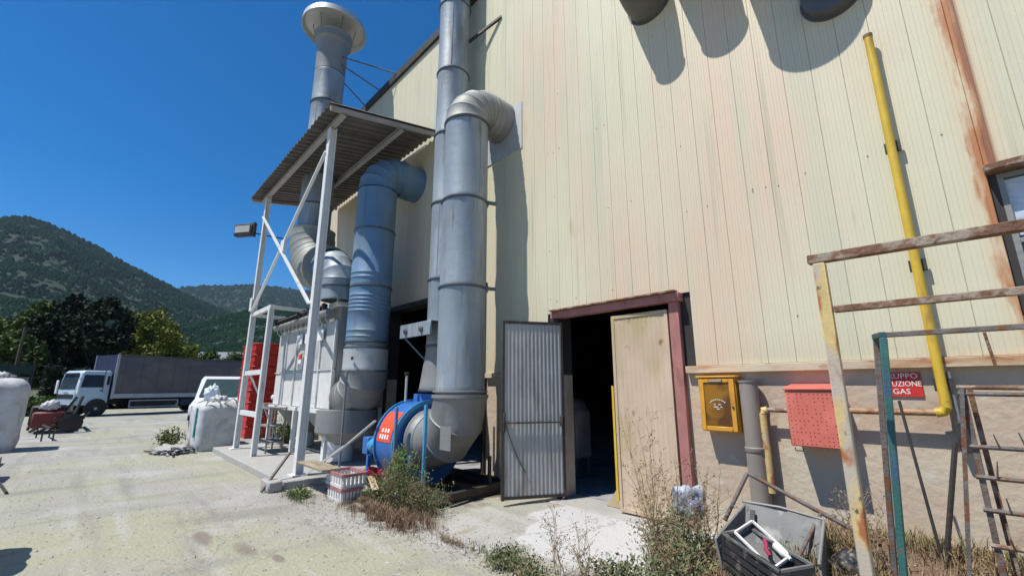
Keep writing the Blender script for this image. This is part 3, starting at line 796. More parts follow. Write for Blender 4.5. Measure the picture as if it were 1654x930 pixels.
# ------------------------------------------------------------------ double duct stack and blue fan
C2X, C2Y, r2 = -6.6, 4.5, .315
c2 = thing('fan_discharge_stack', (C2X, C2Y, 1.4), 'tall grey duct rising out of the blue fan beside the elbow duct', 'duct')
zr = [1.55, 2.31, 3.51, 4.99, 6.45, 7.88, 9.53, 11.6, 13.4]
duct(c2, (C2X, C2Y, 1.56), (C2X, C2Y, 2.30), .40, galv_dull, r2=r2)
for a, b_ in zip(zr[1:], zr[2:]): duct(c2, (C2X, C2Y, a + .01), (C2X, C2Y, b_ - .01), r2, galv)
for z in zr: ring_clamp(c2, (C2X, C2Y, z), (0, 0, 1), r2 if z > 1.6 else .40, .028)
C1X, C1Y, r1 = -5.6, 4.15, .375
c1 = thing('wall_elbow_duct', (C1X, C1Y, .1), 'fat grey duct bending into the cladding above and into the blue fan below', 'duct')
zr = [1.54, 3.15, 4.63, 6.08]
for a, b_ in zip(zr, zr[1:]): duct(c1, (C1X, C1Y, a + .01), (C1X, C1Y, b_ - .01), r1, galv)
for z in zr[1:]: ring_clamp(c1, (C1X, C1Y, z), (0, 0, 1), r1, .03)
pt = elbow(c1, (C1X, C1Y, 6.10), (0, 0, 1), (0, 1, 0), .42, r1 + .012, 5, elbow_m)
duct(c1, pt, (pt.x, 4.97, pt.z), r1 + .01, galv_dull, beads=(.1, .2))
MB().lathe((C1X, C1Y, 1.44), (0, 0, 1), [(0, r1 + .01), (.005, r1 + .06), (.05, r1 + .06), (.055, r1 + .01), (.085, r1 + .01), (.09, r1 + .05), (.11, r1 + .05), (.115, r1)], 32, (False, False)).build('duct_flange', galv_dull, c1)
pb = elbow(c1, (C1X, C1Y, 1.44), (0, 0, -1), (-1, 0, 0), .66, r1 + .035, 3, galv_dull, bead=.016)
MB().lathe(pb, (-1, 0, 0), [(0, r1 + .03), (.10, r1 + .06), (.13, r1 + .10), (.16, r1 + .10)], 32, (False, False)).build('inlet_cone', galv_dull, c1)
MB().box(-5.50, -5.24, 3.735, 3.742, .74, 1.06).build('inspection_plate', galv_dull, c1)
for z in (4.63, 3.15):
    MB().bar((C1X + .30, C1Y + .22, z), (C1X + .36, C1Y + .38, z), .05, .05).build('wall_bracket', clampm, c1)
MB().bar((C2X, C2Y + .3, 6.45), (C2X, 4.96, 6.45), .06, .06).build('wall_bracket', clampm, c2)

fan = thing('blue_centrifugal_fan', (-6.8, 4.2, .05), 'blue snail-shaped fan with red sticker standing among weeds', 'fan')
fx0, fx1, fyc, fzc, fr0 = -7.10, -6.46, 4.2, .70, .66
def scroll(x, n=36, grow=.0):
    pts = []
    for i in range(n + 1):
        a = R(80 - 285 * i / n)       # from the top back, round the front, to the outlet
        rr = fr0 * (1 + .10 * (n - i) / n * 0 + .02) + grow
        pts.append((x, fyc + -rr * math.cos(a) * 1.0, fzc + rr * math.sin(a)))
    return pts
rim = []
for i in range(33):
    a = R(-60 + 250 * (1 - i / 32))      # angle in the Y-Z plane measured from -Y
    rr = fr0 + .06 * (i / 32)
    rim.append((fyc - rr * math.cos(a), fzc + rr * math.sin(a)))
rim = [(C2Y + .36, 1.49), (C2Y + .36, fzc)] + [(fyc - (fr0) * math.cos(R(a)), fzc + (fr0) * math.sin(R(a))) for a in range(-170, 96, 8)] + [(C2Y - .36 - .02, fzc + fr0 + .02)]
rim = [(C2Y + .30, 1.49)] + [(fyc - fr0 * math.cos(R(a)), fzc + fr0 * math.sin(R(a))) for a in range(-175, 92, 7)] + [(fyc + .02, 1.49)]
MB().prism([(fx0 + .02, y, z) for y, z in rim], (fx1 - fx0 - .04, 0, 0)).build('scroll_casing', blue_m, fan)
rim2 = [(fyc - (fr0 + .035) * math.cos(R(a)), fzc + (fr0 + .035) * math.sin(R(a))) for a in range(-100, 96, 6)]
for x in (fx0, fx1 - .025):
    g = MB()
    inn = [(fyc - (fr0 - .03) * math.cos(R(a)), fzc + (fr0 - .03) * math.sin(R(a))) for a in range(-100, 96, 6)]
    k = len(rim2)
    for xx in (x, x + .025):
        g.v += [(xx, y, z) for y, z in rim2] + [(xx, y, z) for y, z in inn]
    for i in range(k - 1):
        g.f += [(i, i + 1, k + i + 1, k + i), (2 * k + i, 3 * k + i, 3 * k + i + 1, 2 * k + i + 1), (i, 2 * k + i, 2 * k + i + 1, i + 1), (k + i, k + i + 1, 3 * k + i + 1, 3 * k + i)]
    g.build('rim_flange', blue_l, fan)
# red sticker wrapped on the rim
g = MB()
aa = [R(a) for a in range(4, 54, 5)]
for a in aa:
    for x in (-7.04, -6.58): g.v.append((x, fyc - (fr0 + .006) * math.cos(a), fzc + (fr0 + .006) * math.sin(a)))
g.f = [(2 * i, 2 * i + 1, 2 * i + 3, 2 * i + 2) for i in range(len(aa) - 1)]
stk = g.build('sticker', red_lab, fan)
g = MB()
for (x, a0, a1, wd) in ((-6.93, 8, 14, .05), (-6.85, 8, 14, .05), (-6.77, 8, 14, .05), (-6.69, 8, 14, .04), (-6.90, 17, 22, .05), (-6.80, 17, 22, .05), (-6.71, 17, 22, .05)):
    r_ = fr0 + .0095
    g.v += [(x - wd / 2, fyc - r_ * math.cos(R(a0)), fzc + r_ * math.sin(R(a0))), (x + wd / 2, fyc - r_ * math.cos(R(a0)), fzc + r_ * math.sin(R(a0))), (x + wd / 2, fyc - r_ * math.cos(R(a1)), fzc + r_ * math.sin(R(a1))), (x - wd / 2, fyc - r_ * math.cos(R(a1)), fzc + r_ * math.sin(R(a1)))]
    i = len(g.v) - 4; g.f.append((i, i + 1, i + 2, i + 3))
g.build('sticker_print', white_print, stk)
MB().tube((-7.12, 3.72, .62), (-7.50, 3.72, .62), .13, n=20).build('motor', blue_l, fan)
MB().box(-7.68, -7.48, 3.60, 3.84, .48, .76).build('motor_box', blue_m, fan, bev=.01)
MB().bar((-7.3, 3.55, .1), (-7.3, 3.55, .5), .06, .06).build('fan_leg', blue_m, fan)
for (x, y, z1, mt, nm) in ((-6.40, 3.52, 1.30, galv_blue, 'stay_bar'), (-6.02, 3.58, .62, blue_l, 'fan_leg'), (-5.62, 3.56, 1.35, blue_l, 'fan_leg'), (-5.30, 4.5, .6, dark_steel, 'fan_leg')):
    MB().bar((x, y, .02), (x, y, z1), .045, .045).build(nm, mt, fan, bev=.004)
MB().bar((-7.15, 3.5, .11), (-5.5, 3.5, .11), .06, .10).build('base_channel', dark_steel, fan)
MB().bar((-6.62, 3.46, .36), (-7.95, 3.46, .05), .03, .03).build('brace', galv_light, fan) if False else None
MB().tube((-7.05, 3.50, 1.06), (-8.15, 3.3, .42), .022, n=8).build('drive_guard_tube', galv_light, fan)
MB().tube((-6.98, 4.0, 1.36), (-6.98, 4.0, 1.82), .022, n=8).build('grease_pipe', galv_light, fan)
MB().lathe((-6.98, 4.0, 1.80), (0, 0, 1), [(0, .03), (.02, .045), (.05, .045), (.06, .02)], 10).build('pipe_cap', black_m, fan)

# bracket box with two round studs between the ducts
bk = thing('duct_support_bracket', (-6.7, 3.95, 2.45), 'light steel bracket plate with two round bolts beside the fat duct', 'bracket')
MB().box(-7.22, -6.22, 3.95, 3.99, 2.46, 2.70).build('plate', galv, bk, bev=.006)
MB().box(-7.22, -6.22, 3.991, 4.30, 2.685, 2.70).build('top_flange', clampm, bk)
for x in (-7.0, -6.48): MB().lathe((x, 3.949, 2.57), (0, -1, 0), [(0, .05), (.02, .05), (.03, .03), (.045, .03)], 16).build('bolt', clampm, bk)
MB().bar((-7.1, 4.0, 2.46), (-6.75, 4.3, 2.0), .03, .03).build('strut', clampm, bk)

# pipes hanging behind the elbow, channel frame on the ground
for x, r_, z0, z1, mt, lb in ((-5.62, .018, .3, .98, galv_light, 'thin white pipe end hanging behind the fat duct'), (-5.46, .024, .22, .98, yel_rust, 'thin rusty pipe end hanging behind the fat duct')):
    tag(MB().tube((x, 4.86, z0), (x, 4.86, z1), r_, n=10).build('hanging_pipe', mt), lb, 'pipe')
skid = thing('channel_frame', (-6.1, 4.3, .05), 'dark steel channel frame lying on the ground below the ducts', 'steel frame')
for p_, q_ in (((-5.22, 3.72, .14), (-5.22, 4.95, .17)), ((-7.2, 4.93, .12), (-5.27, 4.93, .15)), ((-5.9, 4.25, .13), (-5.27, 4.25, .14))):
    MB().ibeam(p_, q_, .08, .13, .012, (0, 0, 1)).build('channel', dark_steel, skid)
MB().box(-7.1, -5.28, 3.62, 4.88, .055, .075).build('shade_plate', dark_steel, skid)  # dark plate imitating the shade on the ground below the ducts

# fans / hoods high on the wall
hoods = []
hood = thing('wall_exhaust_hood', (-2.44, 5, 6.98), 'tapered dark exhaust hood cut by the top edge, first from the left', 'exhaust hood', 'round exhaust hoods high on the wall')
def mk_hood(h, r, L, o, r1=None):
    r1 = r if r1 is None else r1
    MB().lathe(o, (0, -1, 0), [(.03, r)] + [(.03 + (L - .03) * k / 6, r + (r1 - r) * (k / 6) ** 1.6) for k in range(1, 7)] + [(L + .012, r1 + .012), (L + .015, r1 - .02)], 36, (False, True)).build('duct_stub', hood_m, h)
    MB().lathe(o, (0, -1, 0), [(.031, r + .03), (.04, r + .03)], 36).build('wall_flange', hood_m, h)
mk_hood(hood, .32, .66, (-2.44, 5, 6.98), .20)
for (x, z, r, L, r1, lb) in ((-1.75, 7.12, .36, .70, .27, 'round exhaust hood just above the picture whose shadow falls second'), (-.88, 6.54, .40, .68, .42, 'widest exhaust hood above the picture casting the broad shadow'), (-.47, 5.56, .25, .15, .24, 'short dark exhaust hood at the top edge above the yellow pipe')):
    h = thing('wall_exhaust_hood', (x, 5, z), lb, 'exhaust hood', 'round exhaust hoods high on the wall')
    mk_hood(h, r, L, (x, 5, z), r1)

def text(body, size, loc, rot, mat, parent, name='lettering', ext=.001, sx=1.0):
    cu = bpy.data.curves.new(name, 'FONT'); cu.body = body; cu.size = size; cu.extrude = ext
    cu.align_x = 'CENTER'; cu.align_y = 'CENTER'; cu.resolution_u = 2; cu.space_line = .95
    tmp = bpy.data.objects.new(name, cu); C.objects.link(tmp)
    bpy.context.view_layer.update()
    me = bpy.data.meshes.new_from_object(tmp.evaluated_get(bpy.context.evaluated_depsgraph_get()))
    bpy.data.objects.remove(tmp)
    me.materials.clear(); me.materials.append(mat)
    o = bpy.data.objects.new(name, me); C.objects.link(o)
    o.parent = parent
    o.location = Vector(loc) - wpos(parent)
    o.rotation_euler = rot; o.scale = (sx, 1, 1)
    return o
FACE = (PI / 2, 0, 0)

# ------------------------------------------------------------------ things on the lower wall
ob = thing('meter_cabinet', (-1.99, 5, 1.14), 'orange cabinet with brown tinted door and round emblem right of the door', 'cabinet')
OX0, OX1, OZ0, OZ1, OY = -2.185, -1.80, 1.15, 1.70, 4.84
MB().box(OX0, OX1, OY, 4.998, OZ0, OZ1).build('case', orange_m, ob, bev=.008)
MB().box(OX0 - .015, OX1 + .015, OY - .03, 4.998, OZ1 + .001, OZ1 + .022).build('lid', orange_m, ob, bev=.005)
for (a, b_, c_, d_) in ((OX0 + .01, OX0 + .06, OZ0 + .01, OZ1 - .01), (OX1 - .06, OX1 - .01, OZ0 + .01, OZ1 - .01), (OX0 + .061, OX1 - .061, OZ0 + .01, OZ0 + .055), (OX0 + .061, OX1 - .061, OZ1 - .05, OZ1 - .01)):
    MB().box(a, b_, OY - .022, OY - .001, c_, d_).build('door_frame', orange_m, ob, bev=.005)
dr_ = MB().box(OX0 + .063, OX1 - .063, OY - .010, OY - .001, OZ0 + .057, OZ1 - .052).build('door_pane', brown_glass, ob)
g = MB()
for k in range(9):
    a = R(150 - k * 15)
    x = (OX0 + OX1) / 2 + .085 * math.cos(a); z = 1.42 + .055 * math.sin(a)
    g.box(x - .006, x + .006, OY - .013, OY - .0105, z - .006, z + .006)
for (x, z, wd) in ((-.03, 1.425, .02), (.02, 1.425, .03), (-.02, 1.40, .05), (.035, 1.40, .02), (0, 1.38, .03)):
    x += (OX0 + OX1) / 2
    g.box(x - wd / 2, x + wd / 2, OY - .013, OY - .0105, z - .005, z + .005)
g.build('emblem', plast_white, dr_)
MB().box(OX0 + .12, OX1 - .12, OY - .0265, OY - .0225, OZ1 - .042, OZ1 - .020).build('name_strip', dark_steel, ob)
g = MB()
for k in range(8): g.box(OX0 + .13 + k * .016, OX0 + .141 + k * .016, OY - .029, OY - .0268, OZ1 - .036, OZ1 - .026)
g.build('strip_marks', white_print, ob)
MB().lathe((OX1 - .035, OY - .022, 1.40), (0, -1, 0), [(0, .012), (.012, .01)], 10).build('lock', dark_steel, ob)

dp = thing('grey_downpipe', (-1.70, 4.88, .25), 'thick grey plastic downpipe ending under the ledge beside the orange cabinet', 'pipe')
MB().tube((-1.69, 4.88, .22), (-1.69, 4.88, 1.0), .088, n=24).build('pipe_section', pvc, dp)
MB().tube((-1.69, 4.88, 1.03), (-1.69, 4.88, 1.66), .085, n=24).build('pipe_section', pvc, dp)
MB().lathe((-1.69, 4.88, .975), (0, 0, 1), [(0, .089), (.01, .096), (.045, .096), (.055, .088)], 24, (False, False)).build('pipe_joint', pvc, dp)
MB().lathe((-1.69, 4.88, 1.64), (0, 0, 1), [(0, .086), (.01, .093), (.03, .093)], 24, (False, True)).build('pipe_end', pvc, dp)

rb = thing('gas_reduction_box', (-1.12, 5, 1.05), 'faded red metal box dotted with small vent holes under the ledge', 'gas box')
RX0, RX1, RY, RZ0, RZ1 = -1.325, -.935, 4.72, 1.085, 1.575
MB().box(RX0, RX1, RY, 4.998, RZ0, RZ1).build('case', red_m, rb, bev=.008)
g = MB(); g.prism([(RX0 - .01, RY - .012, RZ1 + .001), (RX0 - .01, 4.998, RZ1 + .001), (RX0 - .01, 4.998, RZ1 + .06), (RX0 - .01, RY - .012, RZ1 + .02)], (RX1 - RX0 + .02, 0, 0))
g.build('lid', red_m, rb, bev=.004)
g = MB()
for i in range(11):
    for j in range(14):
        if rnd.random() < .3 or rnd.random() < (.25 if 3 < j < 11 else .05) + (.3 if 4 < i < 8 and 4 < j < 10 else 0): continue
        x = RX0 + .03 + i * (RX1 - RX0 - .06) / 10; z = RZ0 + .025 + j * (RZ1 - RZ0 - .06) / 13
        g.lathe((x, RY - .0005, z), (0, -1, 0), [(0, .0045), (.0015, .0045)], 6, (False, True))
g.build('vent_holes', hole_m, rb, kind='stuff')
MB().box(RX0 + .03, RX1 - .03, RY - .006, RY - .0005, RZ1 - .012, RZ1 - .006).build('door_seam', hole_m, rb)
MB().sweep([(-1.29, 4.70, 1.075), (-1.29, 4.70, 1.05), (-1.23, 4.70, 1.05), (-1.23, 4.70, 1.07)], .006, 6).build('latch', dark_steel, rb)

sg = thing('gas_warning_sign', (-.52, 5, 1.62), 'red wall sign with white lettering about gas reduction under the ledge', 'sign')
MB().box(-.655, -.385, 4.985, 4.998, 1.525, 1.725).build('sign_plate', sign_red, sg)
text('GRUPPO', .062, (-.52, 4.983, 1.692), FACE, white_print, sg)
text('RIDUZIONE', .062, (-.52, 4.983, 1.628), FACE, white_print, sg, sx=.82)
text('GAS', .062, (-.52, 4.983, 1.565), FACE, white_print, sg)

gp = thing('yellow_gas_pipe', (-.27, 4.9, 1.4), 'yellow gas pipe climbing the cladding with rusty branch behind the red box', 'gas pipe')
MB().tube((-.262, 4.885, 1.50), (-.262, 4.885, 4.86), .033, n=16).build('riser', yellow_m, gp)
MB().lathe((-.262, 4.885, 4.84), (0, 0, 1), [(0, .037), (.03, .037), (.04, .02)], 14).build('pipe_cap', rusty, gp)
MB().sweep([(-.262, 4.885, 1.50), (-.264, 4.885, 1.45), (-.285, 4.885, 1.415), (-.33, 4.885, 1.405)], .036, 14).build('pipe_bend', yellow_m, gp)
MB().tube((-.33, 4.885, 1.405), (-.93, 4.885, 1.40), .026, n=14).build('branch', rust_beige, gp)
MB().tube((-1.33, 4.885, 1.385), (-1.56, 4.885, 1.385), .022, n=12).build('branch', rusty, gp)
MB().sweep([(-1.535, 4.885, 1.385), (-1.575, 4.885, 1.38), (-1.59, 4.885, 1.34), (-1.59, 4.885, .62)], .036, 12).build('drop_pipe', yel_rust, gp)
for z in (1.62, 2.6, 3.7): MB().bar((-.31, 4.92, z), (-.20, 4.92, z), .02, .10, (0, 0, 1)).build('pipe_clip', dark_steel, gp)
MB().box(-.235, -.165, 4.90, 4.998, 1.12, 1.34).build('valve_box', dark_steel, gp, bev=.006)
MB().tube((-.215, 4.94, 1.34), (-.215, 4.94, 1.72), .018, n=8).build('conduit', galv_dull, gp)

# ------------------------------------------------------------------ rusty frames at the right
fr = thing('rusty_tube_frame', (-.49, 2.55, .05), 'tall flaking yellow and rust tube frame standing at the right edge', 'frame')
FY = 2.55
MB().bar((-.495, FY, .02), (-.485, FY, 2.20), .05, .05, (0, 1, 0)).build('upright', yel_rust, fr, bev=.005)
MB().bar((1.35, FY, .02), (1.35, FY, 2.20), .05, .05, (0, 1, 0)).build('upright', yel_rust, fr, bev=.005)
MB().bar((-.53, FY, 2.225), (1.38, FY, 2.195), .045, .045).build('top_rail', rusty, fr, bev=.004)
MB().bar((-.455, FY, 1.965), (1.32, FY, 1.955), .03, .032).build('mid_rail', rusty, fr, bev=.003)

gr = thing('green_tube_frame', (-.38, 3.05, .2), 'leaning green and rust tube frame behind the yellow rusty upright', 'frame')
MB().bar((-.345, 3.0, 1.855), (-.475, 3.0, .2), .031, .031, (0, 1, 0)).build('upright', green_m, gr, bev=.004)
MB().bar((-.39, 3.12, 1.87), (-.53, 3.25, .35), .026, .026, (0, 1, 0)).build('upright', rusty_grey, gr, bev=.003)
MB().bar((-.37, 3.02, 1.87), (1.2, 3.0, 1.86), .026, .026).build('top_rail', rusty_grey, gr, bev=.003)
MB().bar((-.345, 3.0, 1.872), (-.395, 3.12, 1.872), .026, .026).build('top_rail', green_m, gr)
MB().bar((.02, 3.0, 1.85), (.03, 3.02, 1.70), .012, .012).build('hook', rusty, gr)
MB().bar((1.15, 3.0, 1.86), (1.15, 3.0, .3), .038, .038).build('upright', green_m, gr)

RY_ = 4.15
rk = thing('spiked_rod_rack', (.3, RY_, .5), 'rusty rack of horizontal rods with upright spikes at the right edge', 'rack')
for (z0, z1, mt) in ((1.60, 1.58, rusty), (1.56, 1.545, rusty_grey), (1.235, 1.245, rusty_grey), (1.055, 1.06, rusty_grey), (.865, .88, rusty_grey), (.665, .70, rusty)):
    x0 = -.155
    MB().tube((x0, RY_ - .02, z0), (1.2, RY_ - .02, z1), .014, n=8).build('rod', mt, rk)
    if z0 < 1.3:
        for k in range(8):
            x = x0 + .12 + k * .15 + rnd.uniform(-.03, .03)
            lean = rnd.uniform(-.03, .03)
            MB().tube((x, RY_ - .03, z0 - .01), (x + lean, RY_ - .06, z0 + rnd.uniform(.06, .11)), .006, .003, 5).build('spike', rusty_grey, rk)
MB().bar((-.13, RY_, 1.62), (-.13, RY_, .38), .03, .03).build('upright', rusty_grey, rk)
MB().bar((-.10, RY_ + .12, 1.62), (-.07, RY_ + .12, .36), .028, .028).build('upright', rusty, rk)
MB().bar((-.13, RY_ - .03, 1.60), (-.28, RY_ - .08, .44), .022, .022).build('leg', rusty_grey, rk)
MB().bar((1.1, RY_, 1.62), (1.1, RY_, .38), .03, .03).build('upright', rusty_grey, rk)
lr = thing('leaning_v_pair', (-.42, 4.3, .4), 'thin dark rod and a thinner dark line leaning in a V below the gas sign', 'rods')
MB().tube((-.405, 4.42, .42), (-.235, 4.5, 1.22), .016, n=8).build('rod', dark_steel, lr)
MB().tube((-.415, 4.42, .42), (-.50, 4.55, 1.50), .010, n=8).build('rod', dark_steel, lr)  # thinner dark line rising from the foot of the other

# ------------------------------------------------------------------ cart with bin and black crate
ct = thing('tipped_bin_cart', (-1.35, 3.95, .2), 'grey open bin on a rusty handled cart in the weeds below the red box', 'cart')
g = MB()
bp = [(-1.62, 4.25, .62), (-1.05, 4.22, .60), (-1.02, 4.0, .28), (-1.62, 4.05, .26)]
g.prism(bp, (0, .02, .012)); g.build('back_panel', grey_bin, ct, bev=.004)
MB().prism([(-1.62, 4.25, .62), (-1.66, 3.7, .46), (-1.62, 3.7, .2), (-1.6, 4.05, .24)], (.018, 0, 0)).build('side_panel', grey_bin, ct, bev=.003)
MB().prism([(-1.05, 4.22, .60), (-1.0, 3.78, .42), (-.98, 3.72, .24), (-1.02, 4.05, .24)], (.018, 0, 0)).build('side_panel', grey_bin, ct, bev=.003)
MB().prism([(-1.62, 3.7, .19), (-.98, 3.7, .23), (-1.0, 4.05, .25), (-1.62, 4.05, .23)], (0, 0, .014)).build('floor_panel', grey_bin, ct)
MB().sweep([(-1.635, 4.28, .635), (-1.34, 4.27, .64), (-1.04, 4.25, .61), (-.985, 3.76, .43)], .012, 8).build('rim', galv_dull, ct)
MB().bar((-1.53, 4.19, .60), (-1.52, 4.05, .33), .035, .02).build('panel_rib', plast_black, ct)
MB().tube((-1.60, 4.36, .86), (-.72, 4.30, .50), .017, n=10).build('handle_bar', rusty_grey, ct)
MB().tube((-1.60, 4.36, .86), (-1.73, 4.1, .50), .017, n=10).build('handle_leg', rusty_grey, ct)
MB().tube((-1.07, 4.33, .645), (-1.17, 3.9, .36), .013, n=8).build('brace', rusty_grey, ct)
cr = thing('black_slatted_crate', (-1.3, 3.6, .2), 'black slatted plastic crate with pale rim lying in front of the grey bin', 'crate')
a0 = Vector((-1.60, 3.74, .50)); ux = Vector((.46, -.26, -.075)); uz = Vector((-.02, -.03, -.30)); uy = Vector((.16, .12, .045))
for k in range(6):
    o_ = a0 + uz * (k / 6 + .02)
    MB().bar(o_, o_ + ux, .012, .035, tuple(-uz)).build('slat', plast_black, cr)
for t_ in (0, .33, .66, 1.0):
    MB().bar(a0 + ux * t_ + Vector((.0, .014, 0)), a0 + ux * t_ + uz + Vector((.0, .014, 0)), .03, .012, (0, 1, 0)).build('crate_rib', plast_black, cr)
for s_, e_ in ((a0, a0 + ux), (a0 + uy, a0 + ux + uy), (a0, a0 + uy), (a0 + ux, a0 + ux + uy)):
    MB().bar(s_, e_, .022, .016).build('crate_rim', grey_bin, cr)
MB().prism([a0 + ux * 1.0, a0 + ux + uy, a0 + ux + uy + uz, a0 + ux + uz], tuple(ux * .02)).build('end_panel', plast_black, cr)
MB().prism([a0 + uy, a0 + ux + uy, a0 + ux + uy + uz, a0 + uy + uz], (.01, .01, 0)).build('side_panel', plast_black, cr)
MB().prism([a0 + uz * .5, a0 + ux + uz * .5, a0 + ux + uy + uz * .5, a0 + uy + uz * .5], (0, 0, -.01)).build('tray_bottom', plast_black, cr)
ty = thing('white_tilted_tray', (-1.25, 3.7, .5), 'white rimmed grey tray tilted on the black slatted crate', 'tray')
b0 = Vector((-1.42, 3.86, .60)); vx = Vector((.29, -.17, -.13)); vy = Vector((-.07, -.17, -.06)); vn = vx.cross(vy).normalized()
if vn.z > 0: vn = -vn
vn *= .07
MB().prism([b0 + vn, b0 + vx + vn, b0 + vx + vy + vn, b0 + vy + vn], tuple(vn * -.12)).build('tray_floor', grey_bin, ty)
for s_, e_ in ((b0, b0 + vx), (b0 + vy, b0 + vx + vy), (b0, b0 + vy), (b0 + vx, b0 + vx + vy)):
    MB().bar(s_, e_, .016, .014).build('tray_rim', plast_white, ty)
    MB().prism([s_, e_, e_ + vn, s_ + vn], tuple((b0 + vx * .5 + vy * .5 - s_).normalized() * .006)).build('tray_side', grey_bin, ty)
tag(MB().lathe((-1.235, 3.74, .50), (.6, -.5, -.2), [(0, .0), (.005, .03), (.10, .03), (.13, .012), (.16, .012)], 14).build('plastic_bottle', plast_white), 'small white plastic bottle lying on the black crate', 'bottle')
tag(MB().sweep([(-1.30, 3.72, .525), (-1.28, 3.69, .50), (-1.27, 3.64, .49), (-1.24, 3.62, .46)], .014, 8).build('magenta_strap', plast_pink), 'magenta crumpled strap inside the white rimmed tray', 'strap')

def crumple(name, c, sx, sy, sz, mat, label, cat, amp=.25, fr_=5.0, par=None):
    bm = bmesh.new(); bmesh.ops.create_icosphere(bm, subdivisions=4, radius=1)
    me = bpy.data.meshes.new(name)
    for v in bm.verts:
        n = v.co.normalized()
        k = 1 + amp * (abs(mnoise.noise(n * fr_ * .5 + Vector(c))) * 1.6 - .5) + amp * .5 * mnoise.noise(n * fr_ * 2 + Vector(c))
        v.co = Vector((n.x * sx * k, n.y * sy * k, max(n.z, -.62) * sz * k))
    bm.to_mesh(me); bm.free(); me.materials.append(mat)
    me.polygons.foreach_set('use_smooth', [True] * len(me.polygons))
    o = bpy.data.objects.new(name, me); C.objects.link(o); o.location = c
    if par is not None: o.parent = par; o.location = Vector(c) - wpos(par)
    else: tag(o, label, cat)
    return o
crumple('crumpled_plastic_bag', (-2.17, 4.36, .50), .17, .13, .17, bag_blue, 'blue and white crumpled plastic bag caught in weeds by the door jamb', 'plastic bag', .42, 2.6)

crumple('dark_lump', (-.86, 4.1, .36), .13, .12, .12, plast_black, 'small dark crumpled lump behind the grey bin at the bottom right', 'refuse bag', .3, 4)  # dark crumpled lump set on the bank beside the bin
for k, (x, y, r_, lb) in enumerate(((-.62, 3.9, .3, 'broken brick between the green and yellow uprights'), (-.42, 4.05, 1.1, 'broken brick below the leaning V'), (-.30, 3.75, 2.0, 'broken brick at the foot of the spiked rack'), (-.72, 3.6, .8, 'broken brick nearest the yellow rusty upright'))):
    o = MB().prism([(-.06, -.05, -.03), (.07, -.04, -.03), (.05, .05, -.03), (-.05, .05, -.03)], (0, 0, .065)).build('broken_brick', brick_m, bev=.008)
    o.location = (x, y, gz(x, y) + .03); o.rotation_euler = (.15 * k, .1, r_)
    tag(o, lb, 'brick', 'broken bricks on the weedy bank')
# ------------------------------------------------------------------ bits by the pad
def crate(par, x0, y0, z0, wx, wy, h, rim, wall):
    MB().box(x0 + .01, x0 + wx - .01, y0 + .01, y0 + wy - .01, z0, z0 + .02).build('crate_bottom', wall, par)
    for (p_, q_) in (((x0, y0), (x0 + wx, y0)), ((x0 + wx, y0), (x0 + wx, y0 + wy)), ((x0 + wx, y0 + wy), (x0, y0 + wy)), ((x0, y0 + wy), (x0, y0))):
        p_, q_ = Vector((*p_, 0)), Vector((*q_, 0)); n = 6
        u = (q_ - p_)
        MB().bar(p_ + Vector((0, 0, z0 + h - .02)), q_ + Vector((0, 0, z0 + h - .02)), .03, .04).build('crate_rim', rim, par)
        MB().bar(p_ + Vector((0, 0, z0 + .02)), q_ + Vector((0, 0, z0 + .02)), .025, .04).build('crate_rim', wall, par)
        g = MB()
        for k in range(n):
            s = p_ + u * ((k + .5) / n)
            g.bar(s + Vector((0, 0, z0 + .04)), s + Vector((0, 0, z0 + h - .04)), u.length / n * .72 if abs(u.x) > 0 else .012, .012 if abs(u.x) > 0 else u.length / n * .72, (0, 1, 0) )
        g.build('crate_side', wall, par)
ca = thing('plastic_crate', (-6.95, 2.85, .02), 'dirty white plastic crate, lower of two by the brick pier', 'crate', 'stacked crates by the brick pier')
crate(ca, -7.02, 2.80, .0, .52, .30, .19, plast_rose, plast_white)
cb = thing('plastic_crate', (-6.97, 2.85, .2), 'dirty white crate with dusty pink rim, on top of another by the brick pier', 'crate', 'stacked crates by the brick pier')
crate(cb, -7.10, 2.80, .195, .58, .36, .19, plast_rose, plast_white)
g = MB().lathe((-6.62, 3.28, .17), (.3, .25, .9), [(0, .10), (.01, .115), (.20, .14), (.215, .15), (.22, .14), (.02, .10)], 22, (True, True))
tag(g.build('magenta_bucket', plast_pink), 'magenta plastic bucket lying beside the crates in dry grass', 'bucket')
tag(MB().prism([(-6.62, 3.3, .33), (-6.0, 3.1, .22), (-6.0, 3.0, .22), (-6.62, 3.2, .33)], (0, 0, .015)).build('scrap_board', leaf_beige), 'narrow pale board lying in the weeds behind the crates', 'board')
tag(MB().prism([(-6.2, 3.35, .18), (-5.75, 3.2, .15), (-5.73, 3.28, .15), (-6.18, 3.43, .18)], (0, 0, .02)).build('white_stick', plast_white), 'short white stick lying below the blue fan', 'stick')
pier = thing('brick_pier', (-7.75, 2.8, 0), 'low pier of old bricks under a weathered plank beside the pad', 'brick pier')
bme = None
for lv in range(5):
    for i in range(4):
        for j in range(2):
            x = -8.02 + i * .255 + (.06 if lv % 2 else 0); y = 2.62 + j * .3
            bx = MB().box(0, .24, 0, .12 if False else .28, 0, .065)
            if bme is None:
                o = bx.build('brick', brick_m, pier, bev=.006, base=(x, y, lv * .073)); bme = o.data
            else:
                o = bpy.data.objects.new('brick', bme); C.objects.link(o); o.parent = pier
            o.location = Vector((x + rnd.uniform(-.01, .01), y + rnd.uniform(-.01, .01), lv * .073)) - wpos(pier)
            o.rotation_euler = (0, 0, rnd.uniform(-.04, .04))
pl = MB().box(-8.05, -6.95, 2.66, 2.95, .376, .41)
tag(pl.build('weathered_plank', wood_m, bev=.006), 'greenish weathered plank lying on the brick pier', 'plank')
